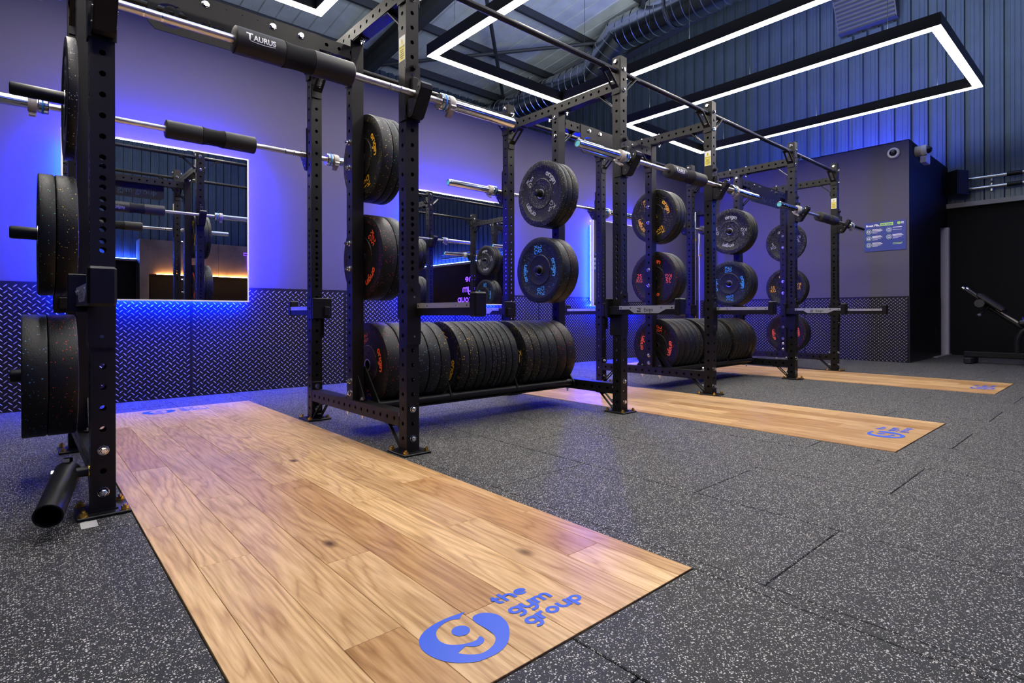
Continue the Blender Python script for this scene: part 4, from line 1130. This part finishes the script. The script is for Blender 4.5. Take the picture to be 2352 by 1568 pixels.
# rules board on the end wall
bd = thing('rules_board', 'blue printed gym rules board on the grey end wall', 'sign', (XE, 0, 1.42))
yb0, yb1, zb0, zb1 = -.240, .214, 1.420, 1.797
obj('panel', MB().bbox(XE - .008, XE - .0005, yb0, yb1, zb0, zb1, .001).mesh('panel'), 'board_blue', bd)
def bf(u, v): return (XE - .0086, yb1 - u * (yb1 - yb0), zb0 + v * (zb1 - zb0))
def bf2(u, v): return (XE - .0092, yb1 - u * (yb1 - yb0), zb0 + v * (zb1 - zb0))
def bquad(mb, u0, u1, v0, v1, f_=bf): mb.add([f_(u0, v0), f_(u1, v0), f_(u1, v1), f_(u0, v1)], [(0, 1, 2, 3)])
wm, gm = MB(), MB()
def btext(mb, txt, size, u, v, f_, bold=.02):
    V, Fc = font_mesh(txt, bold); W_ = yb1 - yb0; Z_ = zb1 - zb0
    mb.add([f_(u + p[0] * size / W_, v + p[1] * size / Z_) for p in V], Fc)
btext(wm, 'Break PBs,', .036, .205, .855, bf, .03)
hb = MB(); bquad(hb, .385, .700, .845, .945); obj('highlight_box', hb.mesh('highlight_box'), 'board_green', bd)
tm = MB(); btext(tm, 'not rules', .034, .54, .87, bf2)
gl = MB(); 
for q in range(3): pass
def bring(mb, cu, cv, r, wd):
    pts = arc(0, 0, r, 0, 352, 24); rb_ = MB(); ribbon(rb_, pts, wd, True)
    W_ = yb1 - yb0; Z_ = zb1 - zb0
    mb.add([bf(cu + p[0] / W_, cv + p[1] / Z_) for p in rb_.v], rb_.f)
for (cu, cv) in ((.105, .68), (.105, .45), (.105, .22), (.60, .70), (.60, .46)):
    ir = MB(); bring(ir, cu, cv, .029, .004); obj('icon_ring', ir.mesh('icon_ring'), 'board_green', bd)
    bquad(wm, cu - .032, cu + .032, cv - .04, cv - .028); bquad(wm, cu - .032, cu + .032, cv + .028, cv + .04); bquad(wm, cu - .032, cu - .018, cv - .03, cv + .03); bquad(wm, cu + .018, cu + .032, cv - .03, cv + .03)
    for k_, (ln_, hh) in enumerate(((.22, .020), (.25, .020), (.21, .011), (.13, .011))):
        if cv == .70 and k_ in (1, 3): continue
        v0 = cv + .055 - .038 * k_; bquad(wm, cu + .085, cu + .085 + ln_, v0, v0 + hh)
bquad(gm, .69, .92, .235, .25); bquad(gm, .69, .90, .20, .215)
ir = MB(); bring(ir, .835, .90, .011, .016); obj('round_emblem', ir.mesh('round_emblem'), 'board_green', bd)
for k_ in range(3): bquad(wm, .885, .95, .925 - .026 * k_, .940 - .026 * k_)
obj('white_print', wm.mesh('white_print'), 'board_white', bd, kind='stuff'); obj('footer_text', gm.mesh('footer_text'), 'board_green', bd, kind='stuff'); obj('dark_print', tm.mesh('dark_print'), 'board_blue', bd)

# security cameras, speakers
cm = thing('dome_camera', 'white dome security camera on the grey face of the end wall', 'camera', (XE, -.11, 2.58))
obj('base', MB().lathe([(0, 0), (0, .066), (-.028, .066), (-.036, .058), (-.036, .040)], 30, 'x', (XE, -.11, 2.646)).mesh('base', True), 'white_plastic', cm)
obj('dome', MB().lathe([(-.034, .042), (-.050, .038), (-.064, .024), (-.070, 0)], 26, 'x', (XE, -.11, 2.646)).mesh('dome', True), 'glass_dark', cm)
c2 = thing('side_camera', 'white security camera with junction box on the dark side wall', 'camera', (8.42, YC, 2.62))
obj('mount', MB().cyl((8.40, YC, 2.685), (8.40, YC - .07, 2.685), .065, 24).mesh('mount', True), 'clip_grey', c2)
obj('body', MB().cyl((8.40, YC - .07, 2.685), (8.40, YC - .125, 2.685), .068, 24).mesh('body', True), 'white_plastic', c2)
obj('lens', MB().lathe([(0, .045), (-.03, .038), (-.05, .02), (-.055, 0)], 20, 'y', (8.40, YC - .125, 2.685)).mesh('lens', True), 'glass_dark', c2)
obj('junction_box', MB().bbox(8.60, 8.80, YC - .075, YC - .001, 2.58, 2.72, .008).mesh('junction_box'), 'white_plastic', c2)
def speaker(label, loc, rz):
    t = thing('wall_speaker', label, 'speaker', loc, rot=(0, 0, rz))
    local('cabinet', MB().prism([(-.10, .0), (.10, .0), (.075, -.19), (-.075, -.19)][::-1], -.17, .17, 'z').mesh('cabinet'), 'black_plastic', t)
    local('grille', MB().prism([(-.090, -.0005), (.090, -.0005), (.085, .012), (-.085, .012)], -.16, .16, 'z').mesh('grille'), 'strap', t)
    local('bracket', MB().box(-.02, .02, -.26, -.19, -.02, .02).mesh('bracket'), 'black_metal', t)
    return t
speaker('black wall speaker beside the conduit pipes', (9.92, -.50, 2.50), math.radians(150))
speaker('black wall speaker high in the corner behind the far rack', (7.80, 2.30, 2.32), math.radians(200))

# barbell stand in the far corner
bs = thing('bar_stand', 'black vertical bar stand in the corner between mirror and end wall', 'stand', (7.55, 2.30, 0))
obj('base', MB().bbox(7.36, 7.76, 2.14, 2.50, 0.0005, .025, .004).mesh('base'), 'black_metal', bs)
SPOT = [(7.46, 2.22), (7.57, 2.36), (7.68, 2.22), (7.62, 2.44)]
for (a, b_) in SPOT:
    obj('tube_socket', tube_open((a, b_, .02), (a, b_, .30), .034, .028).mesh('tube_socket', True), 'black_metal', bs)
obj('tie_plate', MB().bbox(7.40, 7.74, 2.17, 2.48, .16, .18, .003).mesh('tie_plate'), 'black_metal', bs)
for n, ((a, b_), L, lb) in enumerate(zip(SPOT[:3], (1.88, 2.14, 1.84), ('short upright barbell leaning left in the corner bar stand', 'tallest upright barbell in the corner bar stand', 'upright barbell nearest the end wall in the corner bar stand'))):
    t = thing('upright_barbell', lb, 'barbell', (a, b_, .035), 'barbells standing upright in the corner')
    z_ = .035
    obj('shaft', MB().cyl((a, b_, z_ + .40), (a, b_, z_ + L - .40), .0142, 16).mesh('shaft', True), 'steel', t)
    for s0, s1 in ((z_, z_ + .41), (z_ + L - .41, z_ + L)):
        obj('sleeve', MB().cyl((a, b_, s0), (a, b_, s1), .025, 20).mesh('sleeve', True), 'chrome', t)
    for zc in (z_ + .41, z_ + L - .44):
        obj('collar', MB().cyl((a, b_, zc), (a, b_, zc + .03), .036, 20).mesh('collar', True), 'brass', t)

# adjustable bench at the right edge
bn = thing('incline_bench', 'black padded incline bench by the dark wall at the right edge', 'bench', (8.62, -1.0, 0))
bx_ = 8.62
def bpt(y_, z_, dx=0): return (bx_ + dx, y_, z_)
obj('base_rail', MB().bbox(bx_ - .035, bx_ + .035, -1.28, -.72, .075, .145, .008).mesh('base_rail'), 'black_satin', bn)
obj('foot', MB().bbox(bx_ - .22, bx_ + .22, -.83, -.75, .0005, .075, .012).mesh('foot'), 'black_plastic', bn)
obj('rear_foot', MB().bbox(bx_ - .25, bx_ + .25, -1.52, -1.44, .0005, .09, .012).mesh('rear_foot'), 'black_plastic', bn)
obj('rear_rail', MB().bbox(bx_ - .03, bx_ + .03, -1.50, -1.26, .07, .13, .008).mesh('rear_rail'), 'black_satin', bn)
obj('upright', MB().tube([bpt(-1.22, .13), bpt(-1.215, .25), bpt(-1.225, .33), bpt(-1.26, .40), bpt(-1.32, .46)], .032, 14).mesh('upright', True), 'black_satin', bn)
obj('back_beam', MB().tube([bpt(-1.40, .36), bpt(-1.23, .465), bpt(-.84, .78)], .026, 12).mesh('back_beam', True), 'black_satin', bn)
obj('beam_plate', MB().tube([bpt(-1.22, .50), bpt(-1.02, .655)], .022, 4).mesh('beam_plate'), 'stainless', bn)
def slab(y0, z0, y1, z1, hw, th, name, mat):
    P0, P1 = Vector((bx_, y0, z0)), Vector((bx_, y1, z1)); L = (P1 - P0).length
    mb = MB().bbox(-hw, hw, 0, L, 0, th, .018)
    an = math.atan2(z1 - z0, -(y1 - y0))
    d = (P1 - P0).normalized(); up_ = Vector((1, 0, 0)).cross(d); up_ = up_ if up_.z > 0 else -up_
    Mx = Matrix.Identity(4)
    for r_ in range(3): Mx[r_][0] = (1, 0, 0)[r_]; Mx[r_][1] = d[r_]; Mx[r_][2] = up_[r_]; Mx[r_][3] = P0[r_]
    return obj(name, mb.xf(Mx).mesh(name), mat, bn)
slab(-1.09, .615, -.84, .825, .13, .06, 'back_pad', 'vinyl')
slab(-1.50, .50, -1.24, .47, .15, .06, 'seat_pad', 'vinyl')
for s_ in (-1, 1):
    h_ = obj('handle', MB().tube([bpt(-.87, .80, s_ * .10), bpt(-.735, .925, s_ * .12)], .018, 12).mesh('handle', True), 'vinyl', bn)
    obj('handle_cap', MB().cyl(bpt(-.745, .915, s_ * .12), bpt(-.722, .937, s_ * .12), .021, 12).mesh('handle_cap', True), 'chrome', h_)
    obj('roller', MB().cyl(bpt(-.90, .735, s_ * .04), bpt(-.90, .735, s_ * .22), .048, 18).mesh('roller', True), 'foam', bn)
g_ = obj('lower_handle', MB().tube([bpt(-.96, .69, -.04), bpt(-.885, .60, -.10)], .015, 10).mesh('lower_handle', True), 'vinyl', bn)
obj('handle_cap', MB().cyl(bpt(-.89, .606, -.096), bpt(-.872, .585, -.11), .019, 12).mesh('handle_cap', True), 'chrome', g_)
kb = obj('adjuster_knob', MB().tube([bpt(-1.27, .50), bpt(-1.27, .57)], .012, 8).mesh('adjuster_knob', True), 'chrome', bn)

# ================================================================== FAR SIDE OF THE ROOM (seen in the mirrors)
wc = thing('timber_canopy', 'timber-clad canopy with warm light under its edge, far across the room', 'canopy', (5.5, YF + .5, 0))
for i in range(7):
    obj('timber_panel', MB().bbox(2.52 + .9 * i, 3.414 + .9 * i, YF + .02, YF + .70, 1.78, 2.76, .002).mesh('timber_panel'), 'panel_wood', wc)
obj('timber_post', MB().bbox(2.30, 2.52, YF + .02, YF + .70, 0.001, 2.76, .002).mesh('timber_post'), 'panel_wood', wc)
obj('warm_strip', MB().box(2.7, 8.7, YF + .74, YF + .755, 1.768, 1.779).mesh('warm_strip'), 'led_warm', wc, label='warm LED strip along the lower edge')
# neon words
nb = MB(); 
ne = thing('neon_sign', 'violet neon letters AT on the timber canopy', 'neon sign', (5.0, YF + .72, 2.3))
for (L_, x_) in (('A', 4.72), ('T', 5.06)):
    st_ = {'A': [[(-.13, -.26), (-.04, .26), (.04, .26), (.13, -.26), (.07, -.26), (.05, -.12), (-.05, -.12), (-.07, -.26)]],
           'T': [[(-.14, .26), (.14, .26), (.14, .19), (.035, .19), (.035, -.26), (-.035, -.26), (-.035, .19), (-.14, .19)]]}[L_]
    for P in st_:
        # seen from the room the wall faces +y, so the word runs towards -x
        obj('neon_tube', MB().tube([(10.23 - x_ - u, YF + .725, 2.28 + v) for u, v in P + P[:1]], .009, 6).mesh('neon_tube'), 'neon', ne)
nw = thing('neon_wordmark', 'violet neon wordmark in three lines on the dark gable wall', 'neon sign', (XG - .03, -6.5, 1.0))
nm_ = MB()
for k_, (t_, z_) in enumerate((('the', 1.62), ('gym', 1.30), ('group', .98))):
    wmb, wl = word(t_, .16)
    s_ = .165
    put(nm_, wmb, lambda u, v: (XG - .03, -6.28 - u * s_ * 1.1, z_ + v * s_))
obj('neon_tube', nm_.mesh('neon_tube'), 'neon', nw)
em = MB(); emblem(em, lambda u, v: (XG - .03, -5.85 - u * 3.2, 1.35 + v * 3.2)); obj('neon_emblem', em.mesh('neon_emblem'), 'neon', nw)
